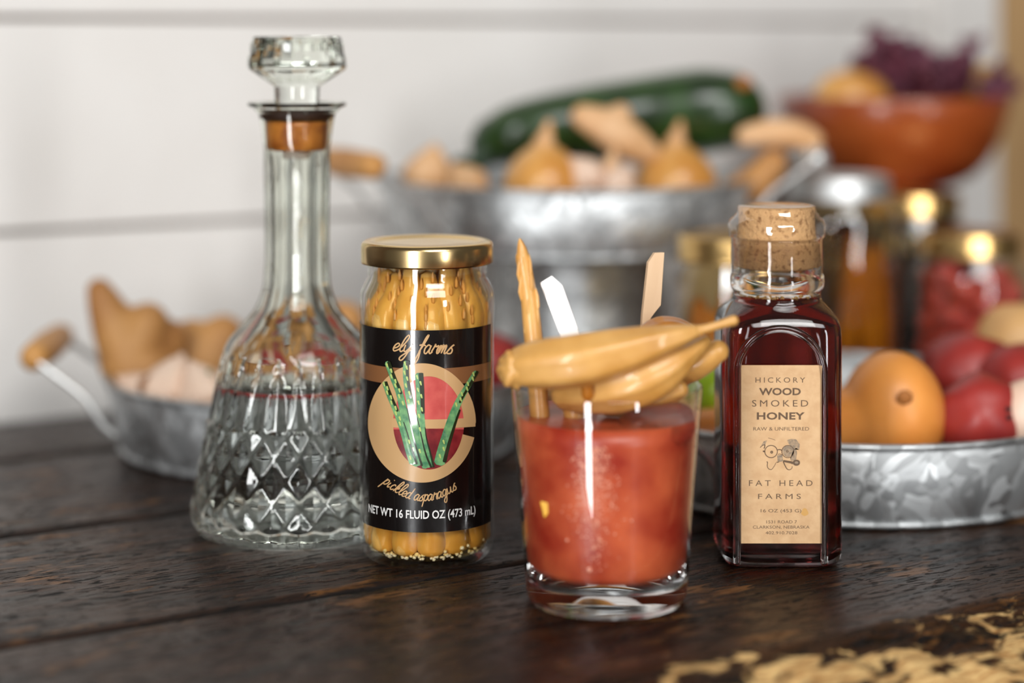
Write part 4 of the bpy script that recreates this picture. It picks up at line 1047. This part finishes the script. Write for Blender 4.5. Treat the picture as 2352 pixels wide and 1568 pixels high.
lumps('ginger_root', [tube(smooth_path([P(1340, 268, 1.318), P(1390, 290, 1.318), P(1440, 322, 1.318), P(1490, 350, 1.318)], 4), [.0085, .0125, .0140, .0085], 14), tube([P(1410, 280, 1.318), P(1425, 262, 1.318)], [.011, .0075], 12)],
      M['pale_ginger'], .0022, 'pale tan ginger root resting against the zucchini in the raised tray', 'ginger')
garlic(1345, 405, 1.292, .0125, 'pale garlic bulb between the onions in the raised tray', group='garlic bulbs in the raised tray', ang=-.7)
garlic(1420, 425, 1.288, .0115, 'small pale garlic bulb at the front middle of the raised tray', group='garlic bulbs in the raised tray', ang=.6)
garlic(985, 405, 1.335, .0170, 'tan shallot at the far left of the raised tray', M['pale_ginger'], 'shallot', 'shallot', None, ang=.2)
garlic(1075, 425, 1.300, .0130, 'pale shallot under the stem end of the zucchini', M['pale_ginger'], 'shallot', 'shallot', None, ang=-.6)
lumps('ginger_root', [tube(smooth_path([P(1712, 312, 1.345), P(1770, 304, 1.345), P(1830, 308, 1.345), P(1868, 322, 1.345)], 4), [.0070, .0098, .0100, .0075], 14)], M['pale_ginger'], .0022, 'tan ginger finger at the right end of the raised tray', 'ginger')
lumps('ginger_root', [tube(smooth_path([P(1690, 440, 1.345), P(1735, 420, 1.345), P(1775, 375, 1.345)], 4), [.010, .0125, .0105], 14)], M['ginger'], .0022, 'brown ginger piece below the pale finger, right of the zucchini', 'ginger')

# ------------------------------------------------------------ preserve jars at the back
def mason(c, r, hgt, lidmat, label, fill, fillmat, lid_r=.035, wavy=True):
    c = np.array(c, float); j = empty('preserving_jar', c, label, 'jar', 'home preserve jars behind the right tray')
    top = hgt-.016
    p = [(r*.80, 0), (r*.95, .001), (r, .006), (r, top-.016), (r*.97, top-.008), (lid_r*.93, top), (lid_r*.92, top+.012)]
    q = [(lid_r*.86, top+.012), (lid_r*.86, top), (r*.92, top-.009), (r*.94, top-.018), (r*.94, .008), (r*.85, .004), (.005, .004)]
    v, f = lathe(p+q, 64, c); make('glass_body', v, f, M['thin_wavy'] if wavy else M['thin'], parent=j)
    v, f = lathe([(lid_r*.96, hgt-.0165), (lid_r, hgt-.0160), (lid_r*1.01, hgt-.0145), (lid_r*.98, hgt-.0135), (lid_r*.98, hgt-.002), (lid_r*.95, hgt-.0006), (lid_r*.86, hgt-.0002), (lid_r*.84, hgt-.0010), (.004, hgt-.0008)], 96, c, cap0=False,
                 mod=lambda t, rr, z: rr+(.00035*math.sin(60*t) if hgt-.013 < z < hgt-.0015 and rr > lid_r*.97 else 0))
    make('screw_lid', v, f, lidmat, parent=j)
    if fillmat is not None:
        v, f = lathe([(r*.82, .0045), (r*.925, .009), (r*.925, top-.019), (r*.90, top-.010), (lid_r*.82, top-.002)], 48, c); make('filling', v, f, fillmat, parent=j)
    return j
m_db, nt, b_, out_ = newmat('amber_brine'); nt.nodes.remove(b_)
tr_ = N(nt, 'ShaderNodeBsdfTransparent'); tr_.inputs['Color'].default_value = (.93, .80, .54, 1); L(nt, tr_.outputs[0], out_.inputs['Surface'])
def pickles(c, r, hgt, n, mat, label, grp, rad=.006, seed=1, lean=.35, name='pickle_spear', cat='pickle'):
    rr = random.Random(seed)
    for i in range(n):
        t = 2*PI*i/n+rr.uniform(-.15, .15); R = r*.94-rad-.004; l = rr.uniform(-lean, lean)
        z1 = hgt*rr.uniform(.62, .78)
        p0 = np.array([c[0]+R*math.cos(t), c[1]+R*math.sin(t), c[2]+.006+rad]); p1 = np.array([c[0]+(R-.001)*math.cos(t+l), c[1]+(R-.001)*math.sin(t+l), c[2]+z1])
        mid = (p0+p1)/2; d = mid[:2]-c[:2]; k_ = R/np.linalg.norm(d); mid[:2] = c[:2]+d*min(k_, 1.15)*.985
        v, f = tube(smooth_path([p0, mid, p1], 5), [rad*.9, rad, rad*.95, rad*.6], 10); finish(make(name, v, f, mat), label, cat, grp)
S = np.array([.226, 1.382, .0006]); mason(S, .041, .1555, M['silver'], 'tall preserve jar with silver lid and yellow pickles right behind the honey bottle', 1, m_db)
pickles(S, .041, .150, 7, M['yellow_pickle'], 'yellow pickle spear inside the tall silver-lidded jar', 'pickles in the silver-lidded jar', .0075, 4, .5)
v, f = lathe([(.018, .010), (.020, .06), (.018, .125)], 20, S); make('dark_core', v, f, M['dark_brine'], loc=S).__setitem__('kind', 'stuff')
bpy.data.objects['dark_core'].name = 'spice_brine'; bpy.data.objects['spice_brine']['label'] = 'dark spiced brine in the middle of the silver-lidded jar'; bpy.data.objects['spice_brine']['category'] = 'brine'
mason((.294, 1.470, .0006), .040, .1370, M['gold_rim'], 'gold-lidded jar of black preserve behind the silver-lidded jar', 1, M['dark_preserve'])
mason((.3185, 1.392, .0006), .0415, .1160, M['gold_rim'], 'low gold-lidded jar of red pickled onions at the right edge', 1, None)
rj = np.array([.3185, 1.392, .0006]); r5 = random.Random(9)
for i in range(34):
    t = i*2.4; R = r5.uniform(.022, .0270); zz = .014+.076*i/34
    cc = rj+np.array([R*math.cos(t), R*math.sin(t), zz]); v, f = ball(cc, (.0125, .0095, .0105), 16, 10, .25, 2.2, seed=i, rot=rotm((r5.random(), r5.random(), .3), r5.uniform(0, 3)))
    finish(make('pickled_onion_piece', v, f, M['red_pickle']), 'red pickled onion piece inside the low gold-lidded jar', 'onion', 'red onion pieces in the low jar')
v, f = lathe([(.020, .008), (.024, .03), (.022, .088)], 24, rj); o = make('red_brine', v, f, simple('red_brine', rgb(110, 18, 20), .4), loc=rj); o['kind'] = 'stuff'; o['label'] = 'deep red brine between the pickled onion pieces'; o['category'] = 'brine'
Y = np.array([.136, 1.226, .0036]); mason(Y, .0375, .1275, M['gold_rim'], 'gold-lidded jar of yellow pickles standing in the right tray', 1, m_db)
pickles(Y, .0375, .118, 7, M['yellow_pickle'], 'yellow pickle spear inside the gold-lidded jar in the right tray', 'pickles in the gold-lidded tray jar', .0075, 8, .5)

# ------------------------------------------------------------ wooden bowl, pedestal, kale
BC = np.array([.2955, 1.552, .1350])
pd = empty('pedestal', (BC[0], BC[1], .0006), 'dark turned wooden stand holding up the wooden bowl', 'stand')
v, f = lathe([(.040, 0), (.041, .003), (.040, .007), (.022, .012), (.015, .03), (.018, .07), (.014, .10), (.020, .118), (.034, .126), (.0345, .1338)], 40, (BC[0], BC[1], .0006)); make('turned_stand', v, f, M['dark_wood'], parent=pd)
bo = empty('wooden_bowl', BC, 'red-brown wooden bowl of squash and purple kale at the upper right', 'bowl')
bp_ = [(.042, 0), (.045, .0015), (.050, .0035), (.0615, .010), (.0725, .022), (.0812, .038), (.0868, .055), (.0893, .0690), (.0880, .0705), (.0860, .0698)]
bi = [(.0830, .055), (.0775, .040), (.068, .026), (.055, .015), (.02, .009)]
v, f = lathe(bp_+bi, 72, BC); make('bowl_wall', v, f, M['bowl'], parent=bo)
v, f = ball(P(1960, 235, 1.505), (.0300, .026, .0240), 28, 18, .06, 1.5, rot=rotm((0, 1, 0), .25)); o = make('squash', v, f, M['onion']); finish(o, 'tan round squash at the left side of the wooden bowl', 'squash')
v, f = ball(P(2262, 205, 1.53), (.012, .012, .020), 20, 14, .05, 1.5); o = make('yellow_pepper', v, f, M['yellow_squash']); finish(o, 'yellow pepper peeking out at the right of the kale', 'pepper')
v, f = ball(BC+np.array([.02, .01, .042]), (.050, .045, .022), 20, 14, .1, 1.5); 
kc = BC+np.array([.018, .0, .060]); kale = empty('kale_bunch', kc, 'ruffled dark purple kale heaped in the wooden bowl', 'kale')
r6 = random.Random(21)
def leaf(base, tipdir, length, width, seed):
    q = random.Random(seed); d = np.array(tipdir, float); d /= np.linalg.norm(d)
    s = np.cross(d, (0.1, .2, 1)); s /= np.linalg.norm(s); nn = np.cross(s, d); V = []; ns, nt_ = 22, 15; ph = q.uniform(0, 6)
    for i in range(ns):
        a = i/(ns-1); w = width*(.25+.75*math.sin(PI*min(1, a**1.5*.80+.12)))
        for j in range(nt_):
            t = 2*j/(nt_-1)-1
            p = base+d*length*(a+.08*t*t*math.sin(9*a+ph))+s*w*t*(1-.15*abs(t))+nn*(-.35*length*a*a*.6+.30*w*abs(t)+(.42*w*abs(t)**1.3)*math.sin(21*a+ph+3*t)+.16*w*t*math.sin(37*a+ph*2))
            V.append(p)
    leafm = make('leaf', V, grid_faces(nt_, ns), M['kale'], parent=kale)
    so = leafm.modifiers.new('thick', 'SOLIDIFY'); so.thickness = .0009
    pth = [base+d*length*a+nn*(-.21*length*a*a+.0006) for a in np.linspace(0, .9, 8)]
    v, f = tube(pth, [.0034, .0010], 8); make('rib', v, f, M['kale_rib'], parent=leafm)
dirs = []
for i in range(26):
    px_ = r6.uniform(1985, 2250); py_ = r6.uniform(110, 205); D_ = r6.uniform(1.50, 1.59)
    tgt = P(px_, py_, D_); base = P(2120+(px_-2120)*.45, 235, 1.55)
    d = tgt-base; ln = np.linalg.norm(d); leaf(base, d, max(.026, ln*1.05), r6.uniform(.010, .017), i)
for (px_, py_, D_, w) in ((2318, 185, 1.49, .013), (2290, 150, 1.50, .012), (2030, 72, 1.54, .016), (2048, 85, 1.51, .013), (1985, 120, 1.52, .014), (2222, 90, 1.55, .011), (2200, 110, 1.52, .012), (2296, 165, 1.52, .011), (2308, 205, 1.50, .010), (2130, 112, 1.56, .016), (2100, 100, 1.53, .012)):
    base = P(2120+(px_-2120)*(.55 if px_ < 2260 else .82), 238, 1.55 if px_ < 2260 else 1.50); tgt = P(px_, py_, D_); leaf(base, tgt-base, np.linalg.norm(tgt-base)*1.15, w*1.2, px_)
